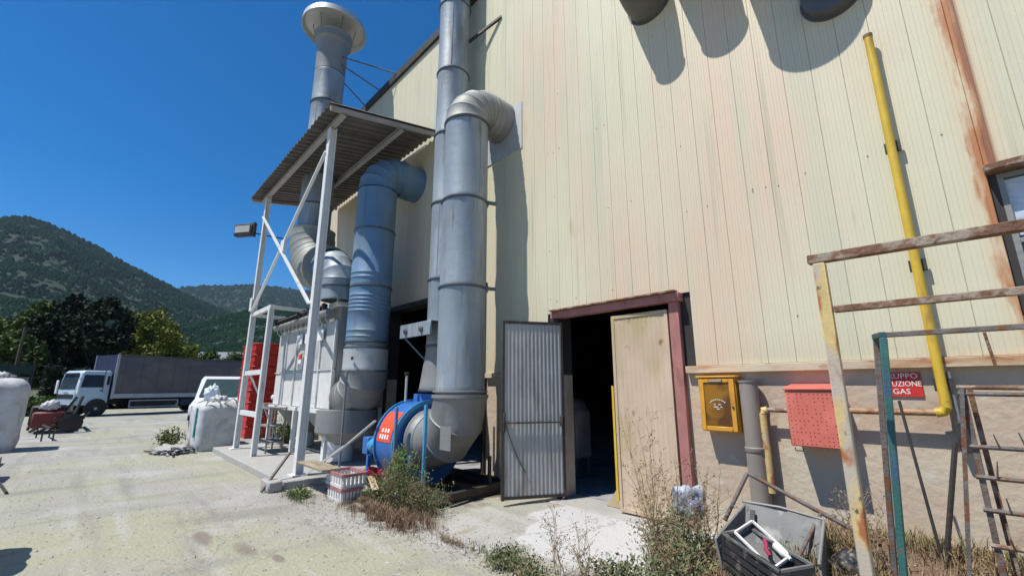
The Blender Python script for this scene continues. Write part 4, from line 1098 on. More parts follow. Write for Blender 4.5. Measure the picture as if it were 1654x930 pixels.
tag(MB().box(-8.35, -7.9, 2.22, 2.43, 0, .16).build('concrete_block', conc, bev=.02), 'small concrete block at the foot of the nearest canopy post', 'concrete block')
tag(MB().bar((-8.02, 2.16, .02), (-8.33, 2.62, .52), .035, .035).build('leaning_bar', rusty_grey), 'thin steel bar leaning against the nearest canopy post', 'steel bar')
tag(MB().bar((-8.25, 2.9, .16), (-7.75, 3.3, .62), .03, .03).build('short_rod', white_m), 'short white rod leaning behind the nearest canopy post', 'rod')
# white-grey stool-like rack on the pad, left part
rkk = thing('metal_trolley', (-12.2, 3.1, .13), 'small grey metal trolley with three shelves between the canopy posts', 'trolley')
for x in (-12.35, -11.55):
    for y in (3.1, 3.45): MB().bar((x, y, .13), (x, y, 1.15), .03, .03).build('leg', galv_dull, rkk)
for z in (.35, .7, 1.1): MB().box(-12.37, -11.53, 3.08, 3.47, z, z + .03).build('shelf', galv_dull, rkk)
wb = thing('white_pipe_heap', (-14.3, 4.2, 1.2), 'white plastic drum and pipes on a stand left of the canopy post', 'pipes')
MB().tube((-15.2, 4.3, 1.45), (-13.7, 4.1, 1.6), .12, n=16).build('pipe', white_m, wb)
MB().tube((-15.0, 4.1, 1.30), (-13.8, 4.0, 1.35), .10, n=16).build('pipe', white_m, wb)
MB().box(-15.1, -13.7, 3.8, 4.6, 1.05, 1.15).build('stand_top', rusty, wb)
for x in (-15.05, -13.8):
    for y in (3.85, 4.5): MB().bar((x, y, 0), (x, y, 1.05), .06, .06).build('leg', rusty, wb)

# red crates, two stacks
rc = thing('red_crate', (-16.95, 4.2, 0), 'red ribbed plastic crate, lowest of the nearer stack', 'crate', 'red crates stacked beyond the filter')
def redcrate(par, z0):
    MB().box(-17.33, -16.57, 3.78, 4.68, z0, z0 + .33).build('crate_body', plast_red, par, bev=.01)
    MB().box(-17.36, -16.54, 3.75, 4.71, z0 + .331, z0 + .375).build('crate_rim', plast_red, par, bev=.008)
    MB().box(-17.345, -16.555, 3.765, 4.695, z0 + .12, z0 + .15).build('crate_rib', plast_red, par)
redcrate(rc, 0)
ords = ['lowest', 'second', 'third', 'fourth', 'fifth', 'sixth', 'seventh', 'top']
for s_, dx_, nm in ((0, 0, 'nearer'), (1, -.86, 'farther')):
    for k in range(8):
        if s_ == 0 and k == 0: continue
        copy_tree(rc, (-16.95 + dx_, 4.2, k * .383), 'red ribbed plastic crate, %s of the %s stack' % (ords[k] + (' from the ground' if 0 < k < 7 else ''), nm))

# ------------------------------------------------------------------ big bags
def big_bag(x0, x1, y0, y1, h, label, stripe=True, seed=0, loops=True):
    cx, cy = (x0 + x1) / 2, (y0 + y1) / 2; hx, hy = (x1 - x0) / 2, (y1 - y0) / 2
    bgo = thing('bulk_bag', (cx, cy, 0), label, 'bulk bag', 'white bulk bags in the yard')
    n, m_ = 56, 22
    g = MB()
    for j in range(m_ + 1):
        t_ = j / m_
        z = h * t_
        s = 1.0 + .02 * math.sin(PI * min(1, t_ * 1.15)) - (.30 * max(0, (t_ - .86) / .14) ** 2) - .06 * (1 - min(1, t_ * 8))
        for i in range(n):
            a = 2 * PI * i / n
            ca_, sa_ = math.cos(a), math.sin(a)
            p_ = 6.5
            r_ = (abs(ca_) ** p_ + abs(sa_) ** p_) ** (-1 / p_)
            wv_ = .05 * mnoise.noise(Vector((ca_ * 3 + seed, sa_ * 3, t_ * 4))) + .035 * abs(mnoise.noise(Vector((ca_ * 6 + seed, sa_ * 6, t_ * 5)))) + .02 * mnoise.noise(Vector((ca_ * 9 + seed, sa_ * 9, t_ * 9)))
            zz = z + (.05 * mnoise.noise(Vector((ca_ * 2, sa_ * 2, seed + 5))) if j > m_ - 4 else 0)
            g.v.append((cx + hx * r_ * ca_ * s * (1 + wv_), cy + hy * r_ * sa_ * s * (1 + wv_), zz))
    for j in range(m_):
        for i in range(n):
            k = (i + 1) % n
            g.f.append((j * n + i, j * n + k, (j + 1) * n + k, (j + 1) * n + i))
    g.v.append((cx, cy, h * 1.03)); q_ = len(g.v) - 1
    for i in range(n): g.f.append((m_ * n + i, m_ * n + (i + 1) % n, q_))
    g.build('bag_body', bag_m, bgo)
    if loops:
        for sx_ in (-1, 1):
            for sy_ in (-1, 1):
                px, py = cx + sx_ * hx * .8, cy + sy_ * hy * .8
                MB().sweep([(px, py - .02, h * .86), (px + .02, py - .05 * sy_, h + .02), (px + .1 * sx_, py - .16 * sy_, h + .07 + .03 * sx_), (px + .05, py - .3 * sy_, h + .0), (px - .02 * sx_, py - .36 * sy_, h * .93)], .022, 6).build('lifting_loop', bag_m, bgo)
    crumple('bag_spout', (cx, cy, h + .0), hx * .5, hy * .5, .16, bag_m, None, None, .5, 8, par=bgo)
    if stripe:
        MB().box(x1 - .34, x1 - .24, y0 - .055, y0 - .028, .35, h * .88).build('stripe', teal_m, bgo)
    return bgo
big_bag(-14.95, -13.95, 2.12, 3.05, 1.22, 'white bulk bag with teal stripe nearest the concrete pad corner', True, 1)
big_bag(-16.15, -15.15, 2.2, 3.1, 1.15, 'white bulk bag behind the teal striped one', False, 5)
big_bag(-18.4, -17.25, -2.35, -1.25, 1.82, 'tall grey white bulk bag at the left edge of the picture', False, 9, False)
big_bag(-7.25, -6.25, -1.75, -.72, 1.15, 'bulk bag left of the picture whose shadow falls on the yard', False, 3)
big_bag(-12.9, -11.9, -2.3, -1.35, 1.1, 'smaller bulk bag further along outside the left edge', False, 4)
crumple('plastic_film', (-14.75, 2.45, 1.42), .22, .2, .26, film_m, 'crumpled bluish clear plastic film on top of the bulk bags', 'plastic film', .34, 2.6)

# ------------------------------------------------------------------ clutter on the left
sp = thing('scrap_motor_block', (-23.4, -2.1, 0), 'dark heap of old machine parts with red casing left of the truck', 'scrap')
MB().box(-24.3, -22.9, -2.8, -1.9, .25, .95).build('machine_body', chassis_m, sp, bev=.06)
MB().box(-23.0, -22.3, -2.7, -1.9, .2, .75).build('machine_casing', scrap_red, sp, bev=.05)
MB().lathe((-22.4, -1.7, .35), (.9, .1, 0), [(0, .3), (.2, .33), (.25, .2)], 18).build('flywheel', chassis_m, sp)
MB().box(-25.6, -24.4, -2.4, -1.7, .15, .7).build('machine_body', dark_steel, sp, bev=.06)
MB().tube((-25.8, -1.5, .3), (-22.6, -1.4, .5), .07, n=10).build('axle', dark_steel, sp)
for k in range(9):
    x, y = rnd.uniform(-24.4, -22.2), rnd.uniform(-2.9, -1.3)
    MB().bar((x, y, .05), (x + rnd.uniform(-.6, .8), y + rnd.uniform(-.3, .7), rnd.uniform(.3, 1.3)), .07, .07).build('loose_bar', dark_steel, sp)
crumple('white_sack', (-23.3, -1.0, .95), .25, .25, .2, bag_m, 'small white sack on the dark scrap heap', 'sack', .3, 5)
ty_ = thing('old_tyre', (-25.3, -2.6, 0), 'old black tyre leaning on the scrap heap', 'tyre')
MB().lathe((-25.0, -2.2, .42), (.8, .5, .1), [(0, .26), (0, .38), (.05, .45), (.18, .45), (.23, .38), (.23, .26)], 26, (False, False)).build('tyre_ring', black_m, ty_)
sp.location += Vector((-.7, 1.3, 0)); ty_.location += Vector((-.7, 1.3, 0))
st2 = thing('low_metal_stand', (-20.6, -1.0, 0), 'low dark metal stand with thin legs on the yard', 'stand')
MB().bar((-21.6, -1.0, .38), (-19.9, -.75, .38), .05, .05).build('top_bar', dark_steel, st2)
for x, y in ((-21.5, -1.1), (-21.4, -.8), (-20.0, -.9), (-19.9, -.65)): MB().bar((x, y, 0), (x + .05, y, .38), .04, .04).build('leg', dark_steel, st2)
st3 = thing('tipped_metal_rack', (-27.0, .1, 0), 'dark tipped metal rack on the ground in front of the truck cab', 'rack')
for k in range(3): MB().bar((-27.8 + k * .5, -.9 + k * .2, .02), (-27.6 + k * .5, -.8 + k * .2, .32), .04, .04).build('leg', dark_steel, st3)
MB().bar((-27.9, -.95, .32), (-26.3, -.3, .30), .05, .05).build('top_bar', dark_steel, st3)
tag(MB().bar((-12.6, -1.05, .02), (-10.6, -.72, .02), .03, .03).build('ground_bar', dark_steel), 'thin dark bar lying on the yard at the left', 'steel bar')
tag(MB().box(-14.9, -14.2, -1.75, -1.2, 0, .14).build('broken_pallet_wood', wood_m, bev=.01), 'piece of brown pallet wood below the left bulk bag', 'wood')
tag(crumple('rubble_heap', (-14.5, 1.75, .03), .75, .45, .12, conc, 'x', 'rubble', .6, 9), 'small grey rubble heap in front of the bulk bags', 'rubble')
for k, (x, y, dx_, dy_) in enumerate(((-15.2, 1.5, .9, .5), (-14.1, 1.7, .8, -.1), (-14.9, 1.2, 1.1, .6))):
    tag(MB().bar((x, y, .03), (x + dx_, y + dy_, .06), .035, .035).build('loose_stick', rusty_grey), ['dark stick at the foot of the bulk bags, farthest of three', 'dark stick lying nearest the concrete pad corner', 'long dark stick lying across the rubble in front of the bulk bags'][k], 'stick')

# ------------------------------------------------------------------ truck (built facing +x, then turned)
tk = thing('parked_truck', (0, 0, 0), 'parked lorry with pale blue cab and grey curtain box across the yard', 'lorry')
BX = -.60; LB = 7.6
MB().box(BX - LB, BX, -1.22, 1.22, 1.25, 3.45).build('cargo_curtain', tarp_m, tk, bev=.03)
for x in [BX - LB + .9 * k for k in range(1, 10)]:
    MB().box(x, x + .04, 1.221, 1.236, 1.32, 3.40).build('curtain_strap', tarp_m, tk)
MB().box(BX + .001, BX + .06, -1.24, 1.24, .95, 3.50).build('headboard', tarp_blue, tk)
for y in (-1.25, 1.19): MB().box(BX - .04, BX + .09, y, y + .06, .95, 3.52).build('corner_post', alu, tk)
MB().box(BX - LB, BX - .04, 1.16, 1.25, .98, 1.245).build('side_board', alu, tk, bev=.01)
MB().box(BX - LB, BX - .04, -1.25, -1.16, .98, 1.245).build('side_board', alu, tk)
MB().box(BX - LB, BX - .04, 1.16, 1.26, 3.451, 3.52).build('roof_rail', tarp_m, tk)
MB().box(BX - 7.0, .9, -.45, .45, .62, .97).build('chassis_rail', chassis_m, tk)
sgd = MB().box(BX - 3.6, BX - .9, 1.14, 1.17, .80, .86).build('side_guard', alu, tk)
MB().box(BX - 3.6, BX - .9, 1.14, 1.17, .42, .48).build('side_guard', alu, tk)
for x in (BX - 3.6, BX - .96): MB().box(x, x + .06, 1.141, 1.169, .481, .80).build('side_guard', alu, tk)
MB().box(BX - 3.5, BX - 1.0, .9, 1.1, .45, .9).build('tool_box', chassis_m, tk)
MB().box(BX - 4.6, BX - 3.75, .7, 1.15, .42, .92).build('fuel_tank', tarp_blue, tk, bev=.05)
# cab
prof = [(-.50, .62), (.98, .62), (1.04, .75), (1.03, 1.45), (.90, 2.40), (.76, 2.54), (-.42, 2.54), (-.50, 2.42)]
MB().prism([(x, -.94, z) for x, z in prof], (0, 1.96, 0)).build('cab_body', cab_m, tk, bev=.04)
MB().prism([(1.03, -.82, 1.50), (1.03, .92, 1.50), (.915, .88, 2.32), (.915, -.78, 2.32)], (.02, 0, .004)).build('windscreen', cab_glass, tk)
MB().box(1.03, 1.06, -.9, .9, .98, 1.22).build('grille', chassis_m, tk)
MB().box(.96, 1.16, -1.06, 1.06, .42, .72).build('bumper', galv_dull, tk, bev=.03)
for y in (-.9, .62): MB().box(1.16, 1.18, y, y + .28, .5, .66).build('headlight', lamp_glass, tk)
for y in (-.5, .25): MB().bar((1.055, y, 1.50), (1.01, y + .42, 1.72), .02, .025).build('wiper', chassis_m, tk)
MB().box(1.16, 1.17, -.26, .26, .50, .61).build('number_plate', white_print, tk)
MB().box(.93, 1.03, -.75, .85, 2.34, 2.40).build('sun_visor', chassis_m, tk)
MB().box(1.061, 1.07, -.2, .3, 1.26, 1.36).build('badge_strip', alu, tk)
dor = MB().box(-.22, .86, 1.021, 1.035, .98, 2.40).build('door', cab_m, tk, bev=.006)
MB().prism([(-.15, 1.036, 1.60), (.84, 1.036, 1.60), (.76, 1.036, 2.30), (-.15, 1.036, 2.30)], (0, .008, 0)).build('side_window', cab_glass, dor)
MB().box(-.18, -.04, 1.036, 1.06, 1.40, 1.45).build('handle', chassis_m, dor)
MB().box(-.44, -.30, 1.021, 1.029, 1.75, 2.25).build('quarter_window', cab_glass, tk)
for y in (1.26, -1.2):
    mr = MB().box(.98, 1.06, y - .09, y + .07, 1.25, 2.0).build('mirror', white_m, tk, bev=.02)
    MB().bar((1.02, y, 1.95), (.9, .95 if y > 0 else -.95, 2.1), .03, .03).build('mirror_arm', chassis_m, mr)
def wheel(x, y, r=.42):
    s = 1 if y > 0 else -1
    wl = MB().lathe((x, y - s * .28, r + .01), (0, s, 0), [(0, r * .6), (0, r * .92), (.05, r), (.25, r), (.30, r * .92), (.30, r * .6)], 30, (True, False)).build('wheel', black_m, tk)
    MB().lathe((x, y - s * .06, r + .01), (0, s, 0), [(0, r * .6), (.02, r * .58), (-.02, r * .3), (.06, r * .22), (.07, r * .1)], 24, (False, True)).build('rim', alu, wl)
for y in (1.06, -1.06):
    wheel(0, y); wheel(BX - 5.3, y)
    MB().lathe((0, y - (.0 if y > 0 else 0), .47), (0, 1 if y > 0 else -1, 0), [(0.003, .50), (.02, .50), (.021, .45), (0.003, .45)], 30, (False, False)).build('wheel_arch', chassis_m, tk)
MB().lathe((0, .8, .47), (0, 1, 0), [(0, .46), (.263, .46)], 30).build('wheel_well', chassis_m, tk)
MB().box(BX - LB - .02, BX - 7.06, -1.0, 1.0, .55, .7).build('rear_bumper', chassis_m, tk)
tk.location = (-36.0, -.1, 0); tk.rotation_euler = (0, 0, math.atan2(-.925, .38))

# van behind the bags
vn_ = thing('parked_van', (0, 0, 0), 'white van with greenish windscreen partly hidden behind the bulk bags', 'van')
prof = [(-2.3, .35), (1.6, .35), (1.75, .55), (1.7, .95), (1.0, 1.2), (.35, 1.95), (.1, 2.05), (-2.25, 2.05), (-2.35, 1.9)]
MB().prism([(x, -.85, z) for x, z in prof], (0, 1.7, 0)).build('body', van_m, vn_, bev=.05)
MB().prism([(.985, -.72, 1.235), (.985, .72, 1.235), (.40, .66, 1.92), (.40, -.66, 1.92)], (.02, 0, .02)).build('windscreen', van_glass, vn_)
for s in (-1, 1):
    MB().prism([(-.5, s * .852, 1.25), (.75, s * .852, 1.25), (.25, s * .852, 1.85), (-.5, s * .852, 1.85)], (0, s * .01, 0)).build('side_window', van_glass, vn_)
    MB().box(1.70, 1.76, s * .6 - .15, s * .6 + .15, .7, .9).build('headlight', lamp_glass, vn_)
    for x in (-1.6, 1.05):
        w_ = MB().lathe((x, s * .66, .33), (0, s, 0), [(0, .2), (0, .30), (.03, .33), (.17, .33), (.2, .30), (.2, .2)], 24, (True, False)).build('wheel', black_m, vn_)
        MB().lathe((x, s * .82, .33), (0, s, 0), [(0, .2), (.02, .12)], 20).build('rim', alu, w_)
MB().box(1.66, 1.80, -.82, .82, .38, .58).build('bumper', chassis_m, vn_, bev=.03)
vn_.location = (-22.2, 4.15, 0); vn_.rotation_euler = (0, 0, -.35)

# cabinet and board inside the doorway
cbn = thing('grey_cabinet', (-5.0, 6.35, .12), 'grey cabinet with sloped top standing just inside the open door', 'cabinet')
MB().prism([(-5.45, 6.2, .42), (-5.0, 6.2, .42), (-5.0, 6.2, 1.18), (-5.15, 6.2, 1.38), (-5.45, 6.2, 1.45)], (0, .4, 0)).build('body', galv_light, cbn, bev=.01)
for x in (-5.42, -5.04):
    for y in (6.24, 6.56): MB().bar((x, y, .122), (x, y, .42), .035, .035).build('leg', galv_dull, cbn)
tag(MB().prism([(-3.62, 5.05, .125), (-3.34, 5.05, .125), (-3.36, 5.05, .46)], (0, .03, 0)).build('triangular_board', leaf_beige), 'small triangular board standing at the right leaf inside the door', 'board')

# ------------------------------------------------------------------ background buildings and fences
far_roof = M('far_grey_roof', (.22, .22, .24), .7, 0, .1, .4)
far_wall = M('far_grey_wall', (.25, .25, .25), .8, 0, .1, .4)
def at(az, d): return Vector((math.sin(R(az)) * d, math.cos(R(az)) * d, 0))
p0, p1 = at(-84.6, 95), at(-76.5, 88)
dirv = (p1 - p0).normalized(); nv_ = Vector((-dirv.y, dirv.x, 0))
if nv_.dot(p0) < 0: nv_ = -nv_
sh = thing('long_grey_shed', tuple(p0), 'long low grey roofed shed beyond the lorry', 'shed')
g = MB(); g.prism([p0, p1, p1 + nv_ * 18, p0 + nv_ * 18], (0, 0, 6.2)); g.build('wall', far_wall, sh)
g = MB(); e1, e2 = p0 - dirv * .5 - nv_ * .6, p1 + dirv * .5 - nv_ * .6
g.prism([e1 + Vector((0, 0, 6.21)), e1 + nv_ * 19.2 + Vector((0, 0, 6.21)), e1 + nv_ * 9.6 + Vector((0, 0, 8.2))], tuple(e2 - e1)); g.build('roof', far_roof, sh)
for k in range(7):
    c = p0 + dirv * (2 + k * 2.0 * (p1 - p0).length / 14) - nv_ * .03
    MB().bar(c + Vector((0, 0, 3.6)), c + dirv * 1.4 + Vector((0, 0, 3.6)), .05, 1.3).build('window', cab_glass, sh)
p0, p1 = at(-100, 44), at(-94.2, 46)
gw = thing('grey_yard_wall', tuple(p0), 'low grey wall at the far left edge of the yard', 'wall')
dirv = (p1 - p0); n = 6
for k in range(n):
    a_, b_ = p0 + dirv * (k / n + .004), p0 + dirv * ((k + 1) / n - .004)
    MB().bar(a_ + Vector((0, 0, 1.1)), b_ + Vector((0, 0, 1.1)), .2, 2.2).build('wall_panel', far_wall, gw)
    MB().bar(a_ + Vector((0, 0, 2.25)), b_ + Vector((0, 0, 2.25)), .26, .09).build('coping', far_roof, gw)
fn = thing('wire_yard_fence', tuple(at(-99, 40)), 'thin metal post fence with green netting left of the lorry', 'fence')
net_m = M('dark_green_netting', (.03, .06, .045), .8)
p0, p1 = at(-99, 40), at(-94.0, 41.5)
for k in range(7):
    c = p0.lerp(p1, k / 6)
    MB().bar(c, c + Vector((0, 0, 3.1)), .09, .09).build('fence_post', dark_steel, fn)
for k in range(6):
    a_, b_ = p0.lerp(p1, (k + .04) / 6), p0.lerp(p1, (k + .96) / 6)
    for z in (2.4, 2.95): MB().bar(a_ + Vector((0, 0, z)), b_ + Vector((0, 0, z)), .04, .05).build('rail', dark_steel, fn)
    MB().bar(a_ + Vector((0, 0, 2.67)), b_ + Vector((0, 0, 2.67)), .02, .44).build('netting', net_m, fn)
c = at(-95.1, 42)
tag(MB().lathe(c, (0, 0, 1), [(0, .10), (5.4, .07)], 10).build('wooden_pole', bark), 'bare wooden pole in front of the trees at the left', 'pole')

# ------------------------------------------------------------------ trees
def tree(x, y, h, rad, mat, label, cat='tree', name='broadleaf_tree', nleaf=5200, low=.18, clumps=46, size=.34, cone=0.0, group='trees beyond the yard'):
    t = thing(name, (x, y, 0), label, cat, group)
    g = MB()
    g.sweep([(x, y, 0), (x + .05, y, h * .25), (x - .1, y + .1, h * .5), (x + .05, y, h * .8)], .028 * h, 8, .006 * h)
    cl = []
    for i in range(clumps):
        tz = low + (1 - low) * rnd.random() ** .85
        prof = math.sin(PI * min(1, max(0.02, (tz - low) / (1 - low)) ** .8)) ** .6 if cone == 0 else (1 - (tz - low) / (1 - low)) ** .7 + .08
        a = rnd.uniform(0, 2 * PI); rr = rad * prof * rnd.uniform(.35, 1.0)
        cl.append((x + rr * math.cos(a), y + rr * math.sin(a), h * (tz * .93 + .02), rnd.uniform(.16, .34) * rad * (1 if cone == 0 else .8)))
    for i in range(0, clumps, 4):
        c = cl[i]; z0 = h * rnd.uniform(.2, .5)
        if c[2] > z0: g.sweep([(x, y, z0), ((x + c[0]) / 2, (y + c[1]) / 2, (z0 + c[2]) / 2 + .2), c[:3]], .009 * h, 5, .003 * h)
    g.build('trunk', bark, t)
    g = MB()
    for i in range(nleaf):
        c = rnd.choice(cl)
        d = Vector((rnd.gauss(0, 1), rnd.gauss(0, 1), rnd.gauss(0, .8))).normalized() * (c[3] * rnd.random() ** .35)
        g.leaf((c[0] + d.x, c[1] + d.y, max(.2, c[2] + d.z)), size * rnd.uniform(.6, 1.2), .7)
    g.build('crown', mat, t, smooth=False, kind=None)
    return t
def T(az, d, *a, **k):
    p = at(az, d); return tree(p.x, p.y, *a, **k)
T(-97.6, 60, 8.6, 2.8, leaf_mid, 'bright green tree at the far left edge')
T(-94.3, 56, 9.0, 2.3, leaf_olive, 'olive green rounded tree left of the dark trees')
T(-95.6, 50, 5.6, 2.2, leaf_olive, 'low olive shrubby tree in front of the wooden pole')
T(-92.3, 52, 9.3, 2.6, leaf_dark, 'dark evergreen tree behind the cab, left one of the pair', nleaf=8000, low=.05)
T(-90.2, 50, 9.2, 2.7, leaf_dark, 'dark evergreen tree behind the cab, right one of the pair', nleaf=8000, low=.05)
T(-86.4, 58, 9.3, 3.5, leaf_yel, 'yellow green tree above the grey lorry box', nleaf=9000, clumps=60)
T(-83.2, 62, 6.2, 1.9, leaf_yel, 'low yellow green bush between the tree and the long shed', name='bush', cat='bush', group=None)
T(-81.2, 66, 6.0, 1.9, leaf_mid, 'low green bush in front of the long shed', name='bush', cat='bush', group=None)
T(-88.6, 64, 7.0, 2.4, leaf_olive, 'olive tree between the dark pair and the yellow green tree')
T(-79.0, 75, 6.5, 2.6, leaf_mid, 'green tree just left of the canopy post')
hd = thing('dark_hedge', tuple(at(-91, 46)), 'dark hedge running behind the lorry', 'hedge')
g = MB()
for i in range(15000):
    p = at(rnd.uniform(-93.2, -84), rnd.uniform(46, 48.5))
    g.leaf((p.x, p.y, 3.0 * rnd.random() ** .7 + .4 * mnoise.noise(Vector((p.y * .5, 0, 0)))), .34 * rnd.uniform(.6, 1.2), .8)
g.build('foliage', leaf_dark, hd, smooth=False)
g = MB()
for i in range(2600):
    p = at(rnd.uniform(-96, -92.2), rnd.uniform(37.5, 40)); g.leaf((p.x, p.y, .9 * rnd.random()), .3, .7, (0, 0, .6))
g.build('roadside_grass', leaf_mid, kind='stuff', smooth=False, label='grass growing along the edge left of the lorry', cat='grass')

# ------------------------------------------------------------------ weeds and dry grass
def weed_bush(name, x, y, h, r, mat, label, n=1800, leaf=.06, stems=26, group='weedy bushes along the wall', vivid=False, zf=None):
    z0 = gz(x, y)
    t = thing(name, (x, y, z0), label, 'weed', group)
    gs, gl = MB(), MB()
    for i in range(stems):
        a = rnd.uniform(0, 2 * PI); rr = r * rnd.uniform(.2, 1); hh = h * rnd.uniform(.55, 1.0) * (1 - .35 * (rr / r) ** 2)
        b_ = Vector((x + rr * .3 * math.cos(a), y + rr * .3 * math.sin(a), z0 - .02))
        tip = Vector((x + rr * math.cos(a), y + rr * math.sin(a), z0 + hh))
        mid = b_.lerp(tip, .5) + Vector((rnd.uniform(-.05, .05), rnd.uniform(-.05, .05), hh * .12))
        gs.sweep([b_, mid, tip], .006, 4, .002)
        m_ = n // stems
        for k in range(m_):
            tt = .12 + .88 * rnd.random() ** .8
            p = b_.lerp(mid, tt * 2) if tt < .5 else mid.lerp(tip, tt * 2 - 1)
            j = .10 * r + .035
            gl.leaf(p + Vector((rnd.gauss(0, j), rnd.gauss(0, j), rnd.gauss(0, j * .7))), leaf * rnd.uniform(.5, 1.2), .42, (0, 0, .5))
    gs.build('stems', dry_m, t); gl.build('foliage', mat, t, smooth=False)
    return t
weed_bush('leafy_weed', -5.5, 3.2, .85, .33, leaf_grn, 'bushy green weed in front of the fat duct elbow', 1900, .042, 48)
weed_bush('leafy_weed', -6.05, 3.15, .42, .30, leaf_grn, 'low green weed beside the magenta bucket', 900, .04)
weed_bush('leafy_weed', -5.95, 3.38, .95, .09, leaf_vivid, 'upright bright green weed against the blue fan stand', 420, .07, 9)
weed_bush('leafy_weed', -5.15, 3.4, .42, .28, leaf_grn, 'low green weed at the end of the channel frame', 700, .04)
weed_bush('leafy_weed', -7.3, 2.52, .12, .14, leaf_grn, 'small green weed beside the brick pier', 800, .045)
weed_bush('leafy_weed', -2.05, 3.85, .52, .34, leaf_greyg, 'grey green bush below the crumpled plastic bag', 2200, .040, 46)
weed_bush('leafy_weed', -1.85, 3.45, .42, .30, leaf_greyg, 'grey green bush nearest the camera beside the black crate', 1700, .040, 40)
weed_bush('leafy_weed', -2.35, 3.35, .24, .22, leaf_greyg, 'small grey green weed at the edge of the pale apron', 900, .045)
weed_bush('leafy_weed', -3.35, 3.05, .14, .20, leaf_greyg, 'low feathery weed growing from the yard crack', 1500, .035)
weed_bush('leafy_weed', -2.95, 2.95, .20, .2, leaf_greyg, 'tiny weed at the bottom edge of the picture', 700, .035)
weed_bush('leafy_weed', .15, 3.45, .32, .25, leaf_grn, 'green weed in the bank at the right edge', 1500, .05)
weed_bush('leafy_weed', -.62, 3.0, .30, .25, leaf_greyg, 'grey weed at the foot of the green upright', 1300, .05)
weed_bush('leafy_weed', -15.6, 1.75, .55, .35, leaf_olive, 'olive weed at the left foot of the bulk bags', 700, .09, 14)
weed_bush('leafy_weed', -13.3, 4.0, .9, .5, leaf_olive, 'olive bush seen between the left canopy posts', 1300, .09, 18)
def tall_weed(x, y, h, label, spread=.28, n=9, lean=(0, 0)):
    z0 = gz(x, y)
    t = thing('tall_dry_weed', (x, y, z0), label, 'weed', 'tall dry weed stalks')
    g, fl_ = MB(), MB()
    for i in range(n):
        a = rnd.uniform(0, 2 * PI); hh = h * rnd.uniform(.5, 1.0); sp_ = spread * rnd.uniform(.2, 1)
        b_ = Vector((x + rnd.uniform(-.04, .04), y + rnd.uniform(-.04, .04), z0 - .02))
        tip = Vector((x + sp_ * math.cos(a) + lean[0] * hh, y + sp_ * math.sin(a) * .6 + lean[1] * hh, z0 + hh))
        pts = [b_.lerp(tip, k / 6) + Vector((rnd.gauss(0, .012), rnd.gauss(0, .012), .04 * math.sin(PI * k / 6))) for k in range(7)]
        g.sweep(pts, .0042, 4, .0015)
        for k in range(12):
            tt = rnd.uniform(.3, 1); q = b_.lerp(tip, tt)
            e = q + Vector((rnd.gauss(0, .07), rnd.gauss(0, .07), rnd.uniform(.02, .11)))
            g.sweep([q, e], .0018, 3, .001)
            for m_ in range(4): fl_.leaf(e + Vector((rnd.gauss(0, .012),) * 3), .018, .6)
    g.build('stalks', dry_m, t); fl_.build('seed_heads', dry_br, t, smooth=False, kind='stuff')
tall_weed(-2.45, 4.25, 1.35, 'tall dry branching stalk in front of the right door leaf', .30, 8, (-.12, 0))
tall_weed(-2.15, 4.05, .95, 'dry stalks beside the reddish door jamb', .22, 8)
tall_weed(-1.85, 4.0, .75, 'dry stalks left of the cart handle', .18, 9)
tall_weed(-2.75, 3.1, .62, 'thin pale stalks rising in front of the pale apron', .15, 5)
tall_weed(-2.40, 3.05, .55, 'thin stalks at the bottom edge right of the apron', .14, 6)
tall_weed(-2.15, 3.7, .75, 'dry stalks growing through the grey green bush', .30, 12)
tall_weed(-1.95, 3.35, .60, 'dry stalks growing through the bush nearest the camera', .28, 12)
tall_weed(-5.65, 3.1, .80, 'dry stalks growing through the bushy green weed by the fan', .30, 12)
tall_weed(-5.2, 3.2, .50, 'short dry stalks at the end of the channel frame', .25, 9)
tall_weed(-.75, 4.1, .55, 'dry stalks below the red box shadow', .2, 8)
tall_weed(.1, 3.7, .5, 'dry stalks in front of the spiked rack', .25, 10)
def grass(name, n, fn, mat, label, hmin, hmax, cat='grass', wd=.0035):
    g = MB()
    for i in range(n):
        x, y = fn(); z = gz(x, y) - .01
        h = rnd.uniform(hmin, hmax); a = rnd.uniform(0, 2 * PI); l = h * rnd.uniform(.1, .9)
        dx_, dy_ = l * math.cos(a), l * math.sin(a); s = wd * rnd.uniform(.6, 1.3)
        px, py = -math.sin(a) * s, math.cos(a) * s
        i0 = len(g.v)
        g.v += [(x - px, y - py, z), (x + px, y + py, z), (x + dx_ * .4 + px * .7, y + dy_ * .4 + py * .7, z + h * .62), (x + dx_ * .4 - px * .7, y + dy_ * .4 - py * .7, z + h * .62), (x + dx_, y + dy_, z + h * rnd.uniform(.7, 1))]
        g.f += [(i0, i0 + 1, i0 + 2, i0 + 3), (i0 + 3, i0 + 2, i0 + 4)]
    g.build(name, mat, kind='stuff', smooth=False, label=label, cat=cat)
def clumped(x0, x1, y0, y1, thr=-.05, sc_=2.2, seed=0):
    def f():
        while True:
            x, y = rnd.uniform(x0, x1), rnd.uniform(y0, y1)
            if mnoise.noise(Vector((x * sc_, y * sc_, seed))) > thr: return x, y
    return f
def clgaus(cx, cy, sx_, sy_):
    def f():
        while True:
            x, y = rnd.gauss(cx, sx_), rnd.gauss(cy, sy_)
            if mnoise.noise(Vector((x * 7, y * 7, 3))) > -.05: return x, y
    return f
def gaus(cx, cy, sx_, sy_): return lambda: (rnd.gauss(cx, sx_), rnd.gauss(cy, sy_))
grass('dry_grass', 9000, clumped(-1.75, .9, 2.5, 4.75, -.15, 2.0, 1), dry_m, 'dry straw coloured grass covering the bank at the right', .04, .22)
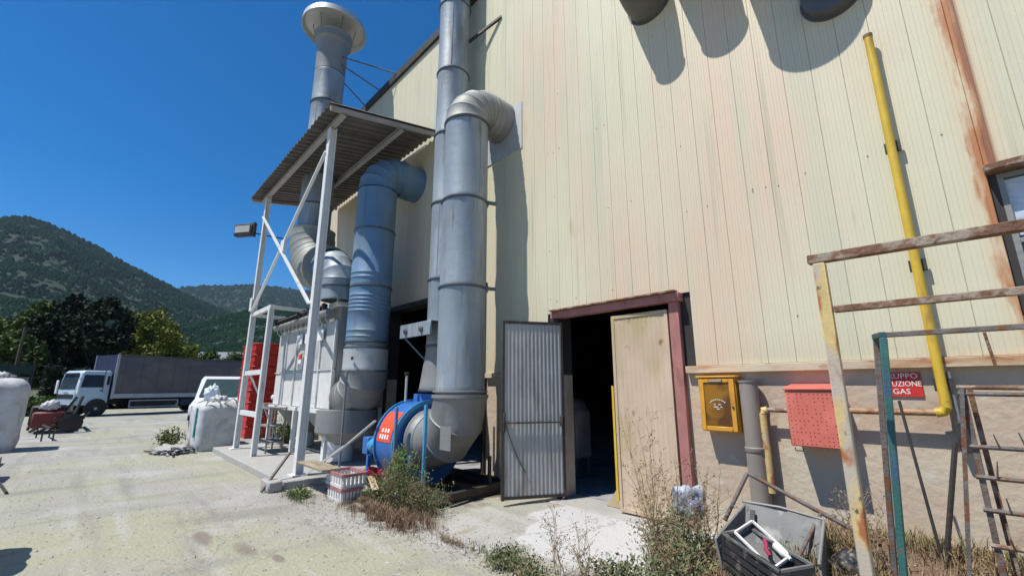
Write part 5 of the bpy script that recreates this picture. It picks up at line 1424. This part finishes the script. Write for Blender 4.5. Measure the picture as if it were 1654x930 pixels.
grass('brown_dead_grass', 7000, clumped(-2.3, .9, 2.5, 4.9, -.1, 2.6, 4), dry_br, 'brown dead grass and litter on the right bank', .03, .16)
grass('green_bank_grass', 2600, clumped(-1.9, .9, 2.6, 4.7, .12, 1.8, 7), leaf_grn, 'thin green grass mixed into the right bank', .08, .24)
grass('dead_grass_by_fan', 3600, clgaus(-5.4, 3.0, .34, .14), dry_br, 'reddish brown dead grass under the bushy green weed', .03, .20)
grass('dead_grass_by_crates', 2600, clgaus(-6.35, 3.05, .38, .14), dry_br, 'brown dead grass beside the stacked crates', .03, .14)
grass('apron_edge_grass', 420, clgaus(-3.0, 3.02, .5, .07), leaf_greyg, 'sparse grass along the crack at the bottom of the picture', .04, .16)
grass('yard_crack_tuft', 260, gaus(-4.15, 3.02, .12, .03), dry_br, 'rust brown dry tuft in the yard crack', .03, .09)
grass('pad_edge_grass', 500, clgaus(-7.4, 2.45, .3, .06), leaf_greyg, 'pale weeds along the foot of the pad', .03, .12)
# small stones and chips on the yard
g = MB()
for i in range(4200):
    u = rnd.random()
    x, y = rnd.uniform(-16, 1), rnd.uniform(-2, 4.9)
    if y > 2.3 and -13.8 < x < -7.9: continue
    s = rnd.uniform(.004, .014) * (1.8 if rnd.random() < .06 else 1); z = gz(x, y)
    b = len(g.v)
    g.v += [(x + s * rnd.uniform(.6, 1.3), y, z + s * .2), (x, y + s * rnd.uniform(.6, 1.3), z + s * .2), (x - s * rnd.uniform(.6, 1.3), y, z + s * .2), (x, y - s, z + s * .2), (x, y, z + s * .9)]
    g.f += [(b, b + 1, b + 4), (b + 1, b + 2, b + 4), (b + 2, b + 3, b + 4), (b + 3, b, b + 4)]
g.build('loose_stones', conc, kind='stuff', smooth=False, label='small loose stones scattered over the dusty yard', cat='gravel')

g = MB()
for i in range(2600):
    k = rnd.random()
    if k < .45: x, y = rnd.gauss(-5.6, .9), rnd.gauss(2.95, .25)
    elif k < .75: x, y = rnd.gauss(-3.2, .8), rnd.gauss(3.0, .12)
    elif k < .9: x, y = rnd.uniform(-7.8, -5), rnd.gauss(2.5, .3)
    else: x, y = rnd.uniform(-16, -2), rnd.uniform(-1.5, 4.5)
    z = gz(x, y) + .004
    if y > 2.44 and x < -7.95: continue
    a = rnd.uniform(0, 2 * PI); l = rnd.uniform(.01, .06); c_a, s_a = math.cos(a), math.sin(a)
    wd = rnd.uniform(.0012, .005)
    g.quad((x, y, z), (x + c_a * l * .5 - s_a * wd, y + s_a * l * .5 + c_a * wd, z + .006), (x + c_a * l, y + s_a * l, z + rnd.uniform(0, .008)), (x + c_a * l * .5 + s_a * wd, y + s_a * l * .5 - c_a * wd, z + .003))
g.build('dry_litter', dry_br, kind='stuff', smooth=False, label='dry straw and leaf litter scattered over the yard', cat='litter')

# ------------------------------------------------------------------ air between the yard and the mountains
hz = bpy.data.materials.new('thin_haze'); hz.use_nodes = True
t = hz.node_tree; t.nodes.clear()
pv = t.nodes.new('ShaderNodeVolumePrincipled'); mo = t.nodes.new('ShaderNodeOutputMaterial')
pv.inputs['Color'].default_value = (.62, .80, 1.0, 1)
pv.inputs['Density'].default_value = .00006
pv.inputs['Anisotropy'].default_value = .2
t.links.new(pv.outputs[0], mo.inputs['Volume'])
MB().box(-4600, 4600, -4600, 4600, -9, 760).build('haze', hz, kind='stuff', smooth=False, label='thin bluish summer haze over the valley', cat='haze')
